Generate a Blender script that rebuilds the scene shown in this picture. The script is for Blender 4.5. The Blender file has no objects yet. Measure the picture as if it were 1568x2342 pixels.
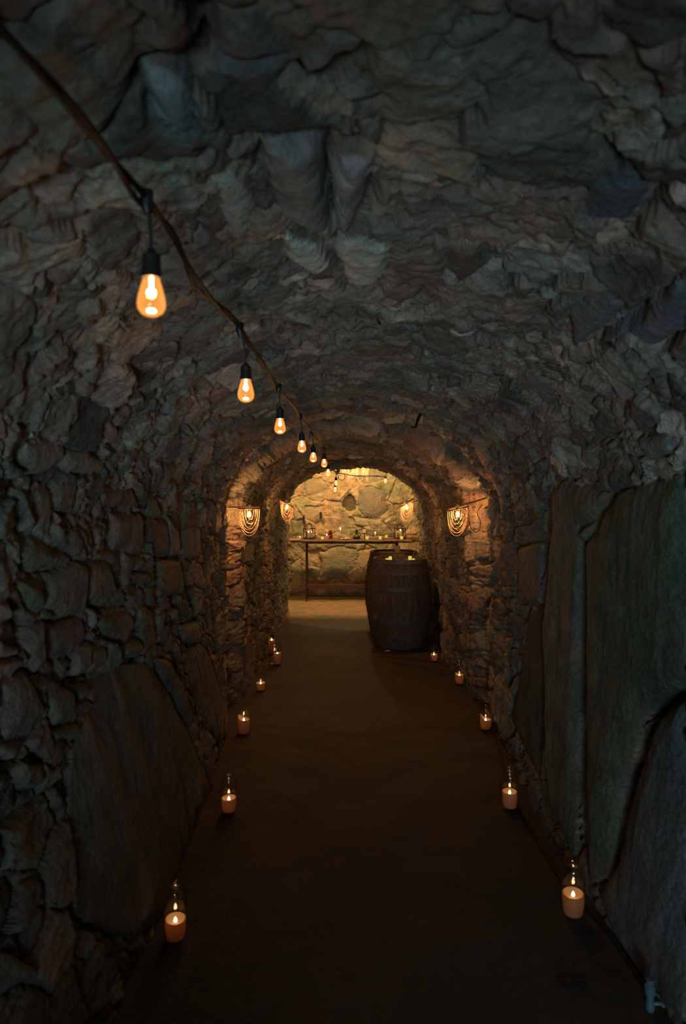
import bpy, math, random
import numpy as np
from mathutils import Vector

random.seed(7)
sc = bpy.context.scene
COL = sc.collection

# ------------------------------------------------------------------ camera
F = 1600.0; CX = 784.0; HY = 1130.0; CH = 1.6      # focal length (px), principal column, horizon row, eye height
cam_d = bpy.data.cameras.new('camera'); cam = bpy.data.objects.new('camera', cam_d); COL.objects.link(cam)
cam.location = (0, 0, CH); cam.rotation_euler = (math.pi/2, 0, 0)
cam_d.sensor_fit = 'VERTICAL'; cam_d.sensor_height = 36.0; cam_d.sensor_width = 24.1
cam_d.lens = 36.0*F/2342.0
cam_d.shift_y = -(1171.0-HY)/2342.0
cam_d.clip_start = 0.05; cam_d.clip_end = 60
cam_d.dof.use_dof = True; cam_d.dof.focus_distance = 6.0; cam_d.dof.aperture_fstop = 3.4
sc.camera = cam

# ------------------------------------------------------------------ world, big lights, exposure
w = bpy.data.worlds.new('world'); sc.world = w; w.use_nodes = True
w.node_tree.nodes['Background'].inputs[0].default_value = (0.10, 0.16, 0.22, 1)
w.node_tree.nodes['Background'].inputs[1].default_value = 0.02
sc.view_settings.view_transform = 'Standard'; sc.view_settings.look = 'None'
sc.view_settings.exposure = 0.0; sc.view_settings.gamma = 1.0; sc.view_settings.use_curve_mapping = False
sc.cycles.transparent_max_bounces = 24

DAY_POWER = 114.0
CANDLE_W = 0.09
BULB_W = 0.9
SCONCE_W = 25.0
ROOM_W = 66.0
WARM = (1.0, 0.40, 0.115)
BULBC = (1.0, 0.47, 0.17)
ROOMC = (1.0, 0.66, 0.31)

def area(name, loc, rot, sx, sy, power, col):
    l = bpy.data.lights.new(name, 'AREA'); l.shape = 'RECTANGLE'; l.size = sx; l.size_y = sy; l.energy = power; l.color = col
    o = bpy.data.objects.new(name, l); COL.objects.link(o); o.location = loc; o.rotation_euler = rot
    return o
# daylight from behind the camera, let in through the added masking wall
area('entrance_daylight', (-0.22, -2.6, 0.60), (math.radians(104), 0, math.radians(-4)), 1.2, 0.8, DAY_POWER, (0.62, 0.87, 1.0))

def point(name, loc, power, col, radius, parent=None):
    l = bpy.data.lights.new(name, 'POINT'); l.energy = power; l.color = col; l.shadow_soft_size = radius
    o = bpy.data.objects.new(name, l); COL.objects.link(o); o.location = loc
    if parent: o.parent = parent
    return o

# ------------------------------------------------------------------ helpers
def W(px, py, D):
    return Vector(((px-CX)/F*D, D, CH-(py-HY)/F*D))

def thing(name, label, cat, loc=(0,0,0), group=None, rot=(0,0,0)):
    o = bpy.data.objects.new(name, None); COL.objects.link(o); o.empty_display_size = 0.05
    o.location = loc; o.rotation_euler = rot; o['label'] = label; o['category'] = cat
    if group: o['group'] = group
    return o

class MB:
    def __init__(s): s.v = []; s.f = []
    def add(s, vs, fs):
        n = len(s.v); s.v += [tuple(p) for p in vs]; s.f += [tuple(i+n for i in f) for f in fs]
    def box(s, x0, x1, y0, y1, z0, z1):
        vs = [(x,y,z) for z in (z0,z1) for y in (y0,y1) for x in (x0,x1)]
        s.add(vs, [(0,2,3,1),(4,5,7,6),(0,1,5,4),(2,6,7,3),(0,4,6,2),(1,3,7,5)])
        return s
    def lathe(s, prof, seg=32, c=(0,0,0), rfun=None, zfun=None):
        vs = []; fs = []; n = len(prof)
        for k in range(seg):
            a = 2*math.pi*k/seg
            for i,(r,z) in enumerate(prof):
                rr = r*(rfun(a,i) if rfun else 1.0); zz = z+(zfun(a,i) if zfun else 0)
                vs.append((c[0]+rr*math.cos(a), c[1]+rr*math.sin(a), c[2]+zz))
        for k in range(seg):
            k2 = (k+1) % seg
            for i in range(n-1):
                fs.append((k*n+i, k2*n+i, k2*n+i+1, k*n+i+1))
        # caps where the profile starts / ends off the axis are left open on purpose (profiles close themselves)
        s.add(vs, fs); return s
    def tube(s, pts, r, seg=8, closed=False):
        pts = [Vector(p) for p in pts]; n = len(pts); vs = []; fs = []
        for i,p in enumerate(pts):
            if closed: t = pts[(i+1)%n]-pts[i-1]
            else: t = pts[min(i+1,n-1)]-pts[max(i-1,0)]
            t.normalize()
            up = Vector((0,0,1)) if abs(t.z) < 0.9 else Vector((0,1,0))
            a = t.cross(up).normalized(); b = a.cross(t).normalized()
            rr = r[i] if isinstance(r,(list,tuple)) else r
            for k in range(seg):
                an = 2*math.pi*k/seg; vs.append(p+a*math.cos(an)*rr+b*math.sin(an)*rr)
        m = n if closed else n-1
        for i in range(m):
            j = (i+1) % n
            for k in range(seg):
                k2 = (k+1) % seg
                fs.append((i*seg+k, j*seg+k, j*seg+k2, i*seg+k2))
        if not closed:
            fs.append(tuple(range(seg))); fs.append(tuple((n-1)*seg+k for k in reversed(range(seg))))
        s.add(vs, fs); return s
    def ball(s, c, r, nu=8, nv=6, sz=1.0):
        prof = [(max(1e-5, r*math.sin(math.pi*i/nv)), -r*sz*math.cos(math.pi*i/nv)) for i in range(nv+1)]
        return s.lathe(prof, nu, c)
    def build(s, name, m, parent=None, smooth=True, bevel=0):
        me = bpy.data.meshes.new(name); me.from_pydata(s.v, [], s.f); me.validate(); me.update()
        if smooth:
            me.polygons.foreach_set('use_smooth', [True]*len(me.polygons))
            if hasattr(me, 'set_sharp_from_angle'): me.set_sharp_from_angle(angle=math.radians(42))
        me.materials.append(m)
        o = bpy.data.objects.new(name, me); COL.objects.link(o)
        if parent: o.parent = parent
        if bevel:
            b = o.modifiers.new('bevel', 'BEVEL'); b.width = bevel; b.segments = 2; b.limit_method = 'ANGLE'
        return o

def tag(o, label, cat, group=None):
    o['label'] = label; o['category'] = cat
    if group: o['group'] = group
    return o

# ------------------------------------------------------------------ materials
def newmat(name):
    m = bpy.data.materials.new(name); m.use_nodes = True
    return m, m.node_tree, m.node_tree.nodes['Principled BSDF']
def pmat(name, col, rough=0.6, metal=0.0, noise=0.0, nscale=20, bump=0.0, spec=0.4, stretch=(1,1,1)):
    m, t, b = newmat(name)
    b.inputs['Base Color'].default_value = (*col, 1); b.inputs['Roughness'].default_value = rough; b.inputs['Metallic'].default_value = metal
    b.inputs['Specular IOR Level'].default_value = spec
    if noise or bump:
        tc = t.nodes.new('ShaderNodeTexCoord'); mp = t.nodes.new('ShaderNodeMapping'); mp.inputs['Scale'].default_value = stretch
        n = t.nodes.new('ShaderNodeTexNoise'); n.inputs['Scale'].default_value = nscale; n.inputs['Detail'].default_value = 6
        t.links.new(tc.outputs['Object'], mp.inputs[0]); t.links.new(mp.outputs[0], n.inputs['Vector'])
        if noise:
            r = t.nodes.new('ShaderNodeMapRange'); r.inputs[1].default_value = 0.3; r.inputs[2].default_value = 0.7
            r.inputs[3].default_value = 1-noise; r.inputs[4].default_value = 1+noise
            mx = t.nodes.new('ShaderNodeMix'); mx.data_type = 'RGBA'; mx.blend_type = 'MULTIPLY'; mx.inputs[0].default_value = 1
            mx.inputs[6].default_value = (*col, 1)
            t.links.new(n.outputs[0], r.inputs[0]); t.links.new(r.outputs[0], mx.inputs[7]); t.links.new(mx.outputs[2], b.inputs['Base Color'])
        if bump:
            bp = t.nodes.new('ShaderNodeBump'); bp.inputs['Strength'].default_value = 1; bp.inputs['Distance'].default_value = bump
            t.links.new(n.outputs[0], bp.inputs['Height']); t.links.new(bp.outputs[0], b.inputs['Normal'])
    return m
def schlick(t, refl=1.0):
    # reflectance of thin glass, the same from both sides
    g = t.nodes.new('ShaderNodeNewGeometry'); d = t.nodes.new('ShaderNodeVectorMath'); d.operation = 'DOT_PRODUCT'
    t.links.new(g.outputs['Incoming'], d.inputs[0]); t.links.new(g.outputs['Normal'], d.inputs[1])
    def mth(op, a, b=None):
        n = t.nodes.new('ShaderNodeMath'); n.operation = op; n.use_clamp = op in ('SUBTRACT', 'ADD')
        for i, v in enumerate((a, b)):
            if v is None: continue
            if isinstance(v, (int, float)): n.inputs[i].default_value = v
            else: t.links.new(v, n.inputs[i])
        return n.outputs[0]
    p = mth('POWER', mth('SUBTRACT', 1.0, mth('ABSOLUTE', d.outputs['Value'])), 4.0)
    return mth('ADD', mth('MULTIPLY', p, 0.8*refl), 0.05*refl)
def glassmat(name, tint=(1,1,1), refl=1.0, rough=0.03):
    m = bpy.data.materials.new(name); m.use_nodes = True; t = m.node_tree; t.nodes.clear()
    o = t.nodes.new('ShaderNodeOutputMaterial'); mx = t.nodes.new('ShaderNodeMixShader')
    tr = t.nodes.new('ShaderNodeBsdfTransparent'); tr.inputs[0].default_value = (*tint, 1)
    g = t.nodes.new('ShaderNodeBsdfGlossy'); g.inputs['Roughness'].default_value = rough
    t.links.new(schlick(t, refl), mx.inputs[0])
    t.links.new(tr.outputs[0], mx.inputs[1]); t.links.new(g.outputs[0], mx.inputs[2]); t.links.new(mx.outputs[0], o.inputs[0])
    return m
def emit(name, col, strength):
    m = bpy.data.materials.new(name); m.use_nodes = True; t = m.node_tree; t.nodes.clear()
    o = t.nodes.new('ShaderNodeOutputMaterial'); e = t.nodes.new('ShaderNodeEmission')
    e.inputs[0].default_value = (*col, 1); e.inputs[1].default_value = strength; t.links.new(e.outputs[0], o.inputs[0])
    return m
def waxmat(name, col, tcol):
    m = bpy.data.materials.new(name); m.use_nodes = True; t = m.node_tree; t.nodes.clear()
    o = t.nodes.new('ShaderNodeOutputMaterial'); d = t.nodes.new('ShaderNodeBsdfDiffuse'); d.inputs[0].default_value = (*col, 1)
    tl = t.nodes.new('ShaderNodeBsdfTranslucent'); tl.inputs[0].default_value = (*tcol, 1)
    mx = t.nodes.new('ShaderNodeMixShader'); mx.inputs[0].default_value = 0.34
    g = t.nodes.new('ShaderNodeBsdfGlossy'); g.inputs['Roughness'].default_value = 0.4; m2 = t.nodes.new('ShaderNodeMixShader'); m2.inputs[0].default_value = 0.03
    t.links.new(d.outputs[0], mx.inputs[1]); t.links.new(tl.outputs[0], mx.inputs[2]); t.links.new(mx.outputs[0], m2.inputs[1]); t.links.new(g.outputs[0], m2.inputs[2]); t.links.new(m2.outputs[0], o.inputs[0])
    return m
def bulbmat():
    # glowing amber bulb glass: the glass itself gives off a soft orange light
    m = bpy.data.materials.new('amber_bulb_glass'); m.use_nodes = True; t = m.node_tree; t.nodes.clear()
    o = t.nodes.new('ShaderNodeOutputMaterial'); tr = t.nodes.new('ShaderNodeBsdfTransparent'); tr.inputs[0].default_value = (1, .92, .78, 1)
    e = t.nodes.new('ShaderNodeEmission'); e.inputs[0].default_value = (1, .36, .065, 1)
    lw = t.nodes.new('ShaderNodeLayerWeight'); lw.inputs[0].default_value = 0.35
    mr = t.nodes.new('ShaderNodeMapRange'); mr.inputs[3].default_value = 0.45; mr.inputs[4].default_value = 1.0
    t.links.new(lw.outputs['Facing'], mr.inputs[0]); t.links.new(mr.outputs[0], e.inputs[1])
    ad = t.nodes.new('ShaderNodeAddShader'); t.links.new(tr.outputs[0], ad.inputs[0]); t.links.new(e.outputs[0], ad.inputs[1])
    g = t.nodes.new('ShaderNodeBsdfGlossy'); g.inputs['Roughness'].default_value = 0.03
    mx = t.nodes.new('ShaderNodeMixShader')
    t.links.new(schlick(t), mx.inputs[0]); t.links.new(ad.outputs[0], mx.inputs[1]); t.links.new(g.outputs[0], mx.inputs[2])
    t.links.new(mx.outputs[0], o.inputs[0]); return m

def stonemat(name, rough=0.78, fine=0.006, tint=(1,1,1), contrast=0.35):
    m, t, b = newmat(name); N = t.nodes.new; L = t.links.new
    at = N('ShaderNodeAttribute'); at.attribute_name = 'stone_colour'
    tc = N('ShaderNodeTexCoord')
    n1 = N('ShaderNodeTexNoise'); n1.inputs['Scale'].default_value = 7; n1.inputs['Detail'].default_value = 9; n1.inputs['Roughness'].default_value = 0.62; n1.inputs['Distortion'].default_value = 0.6
    n2 = N('ShaderNodeTexNoise'); n2.inputs['Scale'].default_value = 55; n2.inputs['Detail'].default_value = 8; n2.inputs['Roughness'].default_value = 0.7
    n3 = N('ShaderNodeTexNoise'); n3.inputs['Scale'].default_value = 2.2; n3.inputs['Detail'].default_value = 4
    mu = N('ShaderNodeTexVoronoi'); mu.feature = 'F1'; mu.inputs['Scale'].default_value = 34; mu.inputs['Detail'].default_value = 3
    for n in (n1, n2, n3, mu): L(tc.outputs['Object'], n.inputs['Vector'])
    r1 = N('ShaderNodeMapRange'); r1.inputs[1].default_value = .3; r1.inputs[2].default_value = .7; r1.inputs[3].default_value = 1-contrast; r1.inputs[4].default_value = 1+contrast
    L(n1.outputs[0], r1.inputs[0])
    mx = N('ShaderNodeMix'); mx.data_type = 'RGBA'; mx.blend_type = 'MULTIPLY'; mx.inputs[0].default_value = 1
    L(at.outputs['Color'], mx.inputs[6]); L(r1.outputs[0], mx.inputs[7])
    r2 = N('ShaderNodeMapRange'); r2.inputs[1].default_value = .3; r2.inputs[2].default_value = .7; r2.inputs[3].default_value = .72; r2.inputs[4].default_value = 1.28
    L(n2.outputs[0], r2.inputs[0])
    mx2 = N('ShaderNodeMix'); mx2.data_type = 'RGBA'; mx2.blend_type = 'MULTIPLY'; mx2.inputs[0].default_value = 1
    L(mx.outputs[2], mx2.inputs[6]); L(r2.outputs[0], mx2.inputs[7])
    rp = N('ShaderNodeValToRGB'); rp.color_ramp.elements[0].position = .38; rp.color_ramp.elements[1].position = .62
    rp.color_ramp.elements[0].color = (0.80*tint[0], 0.92*tint[1], 0.86*tint[2], 1); rp.color_ramp.elements[1].color = (1.15*tint[0], 1.0*tint[1], 0.94*tint[2], 1)
    L(n3.outputs[0], rp.inputs[0])
    mx3 = N('ShaderNodeMix'); mx3.data_type = 'RGBA'; mx3.blend_type = 'MULTIPLY'; mx3.inputs[0].default_value = 1
    L(mx2.outputs[2], mx3.inputs[6]); L(rp.outputs[0], mx3.inputs[7]); L(mx3.outputs[2], b.inputs['Base Color'])
    b.inputs['Roughness'].default_value = rough; b.inputs['Specular IOR Level'].default_value = 0.35
    b1 = N('ShaderNodeBump'); b1.inputs['Distance'].default_value = fine*1.3; L(n2.outputs[0], b1.inputs['Height'])
    b2 = N('ShaderNodeBump'); b2.inputs['Distance'].default_value = fine*4; L(n1.outputs[0], b2.inputs['Height']); L(b1.outputs[0], b2.inputs['Normal'])
    b3 = N('ShaderNodeBump'); b3.inputs['Distance'].default_value = fine*0.8; L(mu.outputs['Distance'], b3.inputs['Height']); L(b2.outputs[0], b3.inputs['Normal'])
    L(b3.outputs[0], b.inputs['Normal'])
    return m

M = {}
M['stone'] = stonemat('rubble_stone')
M['backstone'] = stonemat('mortared_stone', fine=0.004, contrast=0.25)
M['floor'] = stonemat('trodden_earth_floor', rough=0.7, fine=0.0022, contrast=0.22)
M['glass'] = glassmat('clear_glass', (0.98, 0.97, 0.95), 1.0)
M['redglass'] = glassmat('ruby_glass', (0.80, 0.52, 0.46), 1.0)
M['greenglass'] = glassmat('green_glass', (0.20, 0.26, 0.16), 1.0)
M['bulbglass'] = bulbmat()
M['filament'] = emit('filament', (1, .72, .36), 30)
M['flame'] = emit('flame', (1, .66, .30), 22)
M['wax'] = waxmat('cream_wax', (0.46, 0.285, 0.165), (0.95, 0.55, 0.28))
M['whitewax'] = waxmat('white_wax', (0.72, 0.62, 0.48), (0.95, 0.8, 0.6))
M['led'] = emit('led_candle_glow', (1, .66, .11), 0.8)
M['ledtop'] = emit('led_candle_top', (1, .45, .05), 0.45)
M['black'] = pmat('black_plastic', (0.012, 0.011, 0.010), 0.45)
M['cable'] = pmat('brown_rubber_cable', (0.008, 0.005, 0.004), 0.6, spec=0.25)
M['iron'] = pmat('dark_iron', (0.02, 0.018, 0.016), 0.5, 0.6, noise=.3, nscale=60, bump=0.001)
M['rust'] = pmat('brown_iron', (0.07, 0.04, 0.025), 0.6, 0.4, noise=.3, nscale=40, bump=0.001)
M['barwood'] = pmat('dark_board', (0.10, 0.050, 0.028), 0.55, noise=.45, nscale=14, bump=0.003, stretch=(1, 9, 9))
M['rawwood'] = pmat('raw_board_edge', (0.34, 0.22, 0.14), 0.7, noise=.3, nscale=30, bump=0.002, stretch=(1, 6, 6))
M['sconcewood'] = pmat('sconce_wood', (0.16, 0.085, 0.045), 0.6, noise=.3, nscale=40, bump=0.001)
M['bead'] = pmat('wooden_bead', (0.23, 0.14, 0.095), 0.42, noise=.25, nscale=120)
M['palebead'] = pmat('pale_bead', (0.42, 0.31, 0.19), 0.4)
M['ceramic'] = pmat('pale_ceramic', (0.75, 0.62, 0.42), 0.6)
M['stave'] = pmat('barrel_oak', (0.075, 0.047, 0.031), 0.7, noise=.5, nscale=9, bump=0.003, stretch=(7, 7, 0.8))
M['hoop'] = pmat('barrel_hoop', (0.085, 0.080, 0.072), 0.6, 0.35, noise=.3, nscale=30, bump=0.001)
M['wick'] = pmat('wick', (0.02, 0.015, 0.01), 0.9)
M['card'] = pmat('grey_card', (0.34, 0.27, 0.21), 0.8)
M['darkbox'] = pmat('charcoal_box', (0.075, 0.065, 0.06), 0.8)
M['leaf'] = pmat('green_leaf', (0.07, 0.11, 0.03), 0.6, noise=.4, nscale=80)
M['pink'] = pmat('pink_petal', (0.80, 0.42, 0.45), 0.7, noise=.25, nscale=80)
M['kettle'] = pmat('black_kettle', (0.016, 0.017, 0.015), 0.35, 0.3)
M['white'] = pmat('off_white', (0.62, 0.56, 0.45), 0.6)
M['pale'] = pmat('pale_plastic', (0.10, 0.18, 0.23), 0.4)
M['deadleaf'] = pmat('dark_dead_leaf', (0.02, 0.015, 0.012), 0.9)
M['silver'] = pmat('silver_wire', (0.6, 0.5, 0.42), 0.3, 0.9)

# ------------------------------------------------------------------ noise in numpy
def h3(ix, iy, iz, seed):
    n = (ix.astype(np.int64)*374761393 + iy.astype(np.int64)*668265263 + iz.astype(np.int64)*2147483647 + seed*1274126177) & 0xffffffff
    n = ((n ^ (n >> 13))*1274126177) & 0xffffffff
    n = ((n ^ (n >> 16))*2246822519) & 0xffffffff
    return ((n ^ (n >> 15)) & 0xffffff)/float(0x1000000)
def vnoise(x, y, z, seed=0):
    fx, fy, fz = np.floor(x), np.floor(y), np.floor(z); tx, ty, tz = x-fx, y-fy, z-fz
    tx = tx*tx*(3-2*tx); ty = ty*ty*(3-2*ty); tz = tz*tz*(3-2*tz)
    r = 0
    for a in (0,1):
        for b in (0,1):
            for c in (0,1):
                r = r + h3(fx+a, fy+b, fz+c, seed)*((tx if a else 1-tx)*(ty if b else 1-ty)*(tz if c else 1-tz))
    return r*2-1
def fbm(x, y, z, f, o, seed=0, rough=0.5):
    r = 0; a = 1; t = 0
    for i in range(o):
        r = r + a*vnoise(x*f, y*f, z*f, seed+i*17); t += a; a *= rough; f *= 2.03
    return r/t
def ridge(x, y, z, f, o, seed=0):
    r = 0; a = 1; t = 0
    for i in range(o):
        r = r + a*(1-2*np.abs(vnoise(x*f, y*f, z*f, seed+i*13))); t += a; a *= .55; f *= 2.1
    return r/t
def worley(u, v, su, sv, seed, jit=0.85):
    U = u/su; V = v/sv; iu = np.floor(U); iv = np.floor(V)
    b1 = np.full(u.shape, 1e9); b2 = b1.copy(); x1 = np.zeros(u.shape); y1 = x1.copy(); x2 = x1.copy(); y2 = x1.copy(); idh = x1.copy()
    for a in (-1,0,1):
        for b in (-1,0,1):
            cu, cv = iu+a, iv+b
            sx = (cu+.5+jit*(h3(cu, cv, cu*0+1, seed)-.5))*su-u; sy = (cv+.5+jit*(h3(cu, cv, cu*0+2, seed)-.5))*sv-v
            # metric scaled so that cells come out as blocks of su x sv
            d = (sx/su)**2+(sy/sv)**2; idn = h3(cu, cv, cu*0+3, seed)
            m1 = d < b1; m2 = (~m1) & (d < b2)
            b2 = np.where(m1, b1, np.where(m2, d, b2)); x2 = np.where(m1, x1, np.where(m2, sx, x2)); y2 = np.where(m1, y1, np.where(m2, sy, y2))
            b1 = np.where(m1, d, b1); x1 = np.where(m1, sx, x1); y1 = np.where(m1, sy, y1); idh = np.where(m1, idn, idh)
    # distance to the border between the two nearest sites, in metres
    ax, ay = x1/su, y1/sv; bx, by = x2/su, y2/sv
    nx, ny = bx-ax, by-ay; ln = np.sqrt(nx*nx+ny*ny)+1e-9
    e = ((ax+bx)*.5*nx+(ay+by)*.5*ny)/ln*min(su, sv)
    return e, idh, -x1, -y1
def sat(x): return np.clip(x, 0, 1)
def sst(x): x = sat(x); return x*x*(3-2*x)

PAL = np.array([(.205,.165,.135),(.165,.160,.135),(.215,.150,.120),(.26,.235,.205),(.13,.125,.115),(.185,.175,.150),(.235,.185,.140),(.165,.140,.130)])
MORT = np.array((.185,.155,.125))
def stonecol(idh, seed=0):
    k = (idh*97.13+seed) % 1.0
    i = np.minimum((k*len(PAL)).astype(int), len(PAL)-1)
    c = PAL[i]; br = 0.8+0.45*((idh*53.7+.31) % 1.0)
    return c*br[..., None]

# polygon helpers in surface coordinates
def inpoly(u, v, poly):
    c = np.zeros(u.shape, bool); n = len(poly)
    for i in range(n):
        x1, y1 = poly[i]; x2, y2 = poly[(i+1) % n]
        if y1 == y2: continue
        c ^= ((y1 > v) != (y2 > v)) & (u < (x2-x1)*(v-y1)/(y2-y1)+x1)
    return c
def segdist(u, v, pts, closed):
    d = np.full(u.shape, 1e9); n = len(pts)
    for i in range(n if closed else n-1):
        x1, y1 = pts[i]; x2, y2 = pts[(i+1) % n]; dx, dy = x2-x1, y2-y1
        t = np.clip(((u-x1)*dx+(v-y1)*dy)/(dx*dx+dy*dy+1e-12), 0, 1)
        d = np.minimum(d, np.hypot(u-x1-t*dx, v-y1-t*dy))
    return d

def grid_object(name, P, colr, mask_cols, mat, close=False, kind='structure'):
    """P: rows x cols x 3"""
    P = P[:, mask_cols]; colr = colr[:, mask_cols]; R, C = P.shape[:2]
    me = bpy.data.meshes.new(name); nv = R*C
    me.vertices.add(nv); me.vertices.foreach_set('co', P.reshape(-1).astype(np.float32))
    idx = np.arange(nv).reshape(R, C)
    q = np.stack([idx[:-1,:-1], idx[:-1,1:], idx[1:,1:], idx[1:,:-1]], -1).reshape(-1, 4)
    nf = len(q)
    me.loops.add(nf*4); me.loops.foreach_set('vertex_index', q.reshape(-1).astype(np.int32))
    me.polygons.add(nf); me.polygons.foreach_set('loop_start', np.arange(0, nf*4, 4, dtype=np.int32)); me.polygons.foreach_set('loop_total', np.full(nf, 4, np.int32))
    me.polygons.foreach_set('use_smooth', np.ones(nf, bool)); me.update(calc_edges=True)
    ca = me.color_attributes.new('stone_colour', 'FLOAT_COLOR', 'POINT')
    cc = np.ones((nv, 4), np.float32); cc[:, :3] = colr.reshape(-1, 3); ca.data.foreach_set('color', cc.reshape(-1))
    me.materials.append(mat)
    o = bpy.data.objects.new(name, me); COL.objects.link(o); o['kind'] = kind
    return o

# ------------------------------------------------------------------ the tunnel
#        D     XL     XR    XLb    XRb   S     H
KN = [(-1.0, -.95, 1.15, -.80, 1.00, 1.42, 2.27),
      ( 1.0, -.95, 1.15, -.74,  .99, 1.42, 2.26),
      ( 2.2, -.92, 1.14, -.70,  .99, 1.42, 2.24),
      ( 3.0, -.88, 1.11, -.69,  .96, 1.43, 2.22),
      ( 3.8, -.86, 1.07, -.72,  .99, 1.43, 2.20),
      ( 4.93,-.83, 1.03, -.80, 1.04, 1.43, 2.15),
      ( 5.05,-.93, 1.16, -.86, 1.12, 1.42, 2.27),
      ( 5.20,-.925,1.15, -.86, 1.11, 1.42, 2.25),
      ( 5.42,-.785,.985, -.79, 1.02, 1.40, 2.07),
      ( 5.70,-.795,.985, -.79, 1.02, 1.40, 2.07),
      ( 6.88,-.78,  .95, -.77,  .98, 1.38, 1.97),
      ( 7.00,-.89, 1.07, -.84, 1.05, 1.38, 2.08),
      ( 7.15,-.87, 1.06, -.83, 1.05, 1.38, 2.06),
      ( 7.70,-.775,1.00, -.78, 1.03, 1.37, 1.99),
      ( 9.55,-.75, 1.04, -.75, 1.04, 1.36, 1.97)]
KN = np.array(KN)
LW, LA = 1.42, 2.35; LT = LW*2+LA
def section(u, d):
    """u: length along the section from the left foot (0..LT), d: distance -> point + inward normal"""
    XL, XR, XLb, XRb, S, H = [np.interp(d, KN[:,0], KN[:,i]) for i in range(1, 7)]
    c = (XL+XR)/2; a = (XR-XL)/2; b = H-S
    tl = sat(u/LW); tr = sat((LT-u)/LW); th = np.pi*(1-sat((u-LW)/LA))
    # ease the arch parameter so that spacing is roughly even
    pz = 0.92; cs = np.cos(th); sn = np.sin(th)
    ax = c+a*np.sign(cs)*np.abs(cs)**pz; az = S+b*np.abs(sn)**pz
    lx = XLb+(XL-XLb)*np.sin(tl*np.pi/2); rx = XRb+(XR-XRb)*np.sin(tr*np.pi/2)
    x = np.where(u < LW, lx, np.where(u > LW+LA, rx, ax)); z = np.where(u < LW, tl*S, np.where(u > LW+LA, tr*S, az))
    return x, z
ncol = 860
us = np.linspace(0, LT, ncol)
rows = [-1.0, -.6, -.3, 0, .2, .35, .5]
d = .6
while d < 9.55:
    rows.append(d); d += max(.0036, .0032*d)
rows.append(9.55); ds = np.array(rows)
Ug, Dg = np.meshgrid(us, ds)
Xn, Zn = section(Ug, Dg)
# inward normals of the nominal section (in the x-z plane)
dx = np.gradient(Xn, axis=1); dz = np.gradient(Zn, axis=1); ln = np.hypot(dx, dz)+1e-9
NX, NZ = dz/ln, -dx/ln
NX = np.where(NX*(Xn-0.1) > 0, -NX, NX); NZ = np.where((Ug > LW) & (Ug < LW+LA), -np.abs(NZ), NZ*0)
# nominal pixel positions, used to find where a traced stone sits on the surface
stp = (slice(7, None, 3), slice(None, None, 2))
pxs = CX+F*Xn[stp]/Dg[stp]; pys = HY-F*(Zn[stp]-CH)/Dg[stp]; ugs = Ug[stp]; dgs = Dg[stp]
near_ok = dgs < 4.9
def surf(px, py):
    q = (pxs-px)**2+(pys-py)**2+np.where(near_ok, 0, 1e6); k = int(np.argmin(q)); return float(ugs.flat[k]), float(dgs.flat[k])

wu = Ug+0.035*fbm(Xn, Dg, Zn, 5, 3, 11); wd = Dg+0.035*fbm(Xn, Dg, Zn, 5, 3, 23)
eA, iA, xA, yA = worley(wu, wd, .15, .25, 3)
eB, iB, xB, yB = worley(wu+3.1, wd+1.7, .075, .12, 5)
wu2 = Ug+0.05*fbm(Xn, Dg, Zn, 8, 3, 13); wd2 = Dg+0.06*fbm(Xn, Dg, Zn, 8, 3, 29)
eC, iC, xC, yC = worley(wu2+9.3, wd2+4.4, .12, .17, 8)
eD, iD, xD, yD = worley(wu2+5.3, wd2+2.4, .055, .075, 9)
big = iA > .48
e = np.where(big, eA, np.minimum(eB, eA)); sid = np.where(big, iA, iB); tx = np.where(big, xA, xB); ty = np.where(big, yA, yB)
def tilt(s, k): return ((s*(31.7+k)) % 1.0)-.5
n_big = fbm(Xn, Dg, Zn, 2.2, 3, 41); n_mid = fbm(Xn, Dg, Zn, 9, 4, 51, .55); n_fine = fbm(Xn, Dg, Zn, 34, 3, 61, .6)
rg = ridge(Xn, Dg, Zn, 6.5, 4, 71)
ledge = np.abs(fbm(Xn*.5, Dg*.8, Zn*3.2, 9, 3, 77))
h_wall = 0.026*sat(e/.013)**.6 - .020*ledge*(e > .008) + .040*(sid-.5) + tilt(sid, 0)*tx*.42 + tilt(sid, 7)*ty*.30 + .010*n_mid + .005*n_fine + .018*n_big - .024
# vault: rougher rubble with smeared mortar
bigC = iC > .50
e2 = np.where(bigC, eC, np.minimum(eC, eD)); i2_ = np.where(bigC, iC, iD); x2_ = np.where(bigC, xC, xD); y2_ = np.where(bigC, yC, yD)
stn = (i2_ > .22)          # the rest is smeared mortar
h_vault = .016*sat(e2/.010)**.7*stn + .038*(i2_-.5)*stn + (tilt(i2_, 3)*x2_*.55+tilt(i2_, 5)*y2_*.5) + .015*rg + .022*n_mid + .009*n_fine + .02*n_big - .014*ledge - .014
vb = sst((np.minimum(Ug-LW, LW+LA-Ug)+.12+.18*n_big)/.30)
H = h_wall*(1-vb)+h_vault*vb
col_wall = np.where((e > .010)[..., None], stonecol(sid), MORT)
cm = ((e2 > .004) & stn)[..., None]
lit = (.62+.95*((i2_*19.3) % 1)**1.4)[..., None]  # random tone for each stone's own colour
col_vault = np.where(cm, stonecol(i2_, .37)*lit, MORT*(1.05+.35*n_mid[..., None]))
col_vault = col_vault*(1+.35*rg[..., None]*.6)
COLR = col_wall*(1-vb[..., None])+col_vault*vb[..., None]

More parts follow.
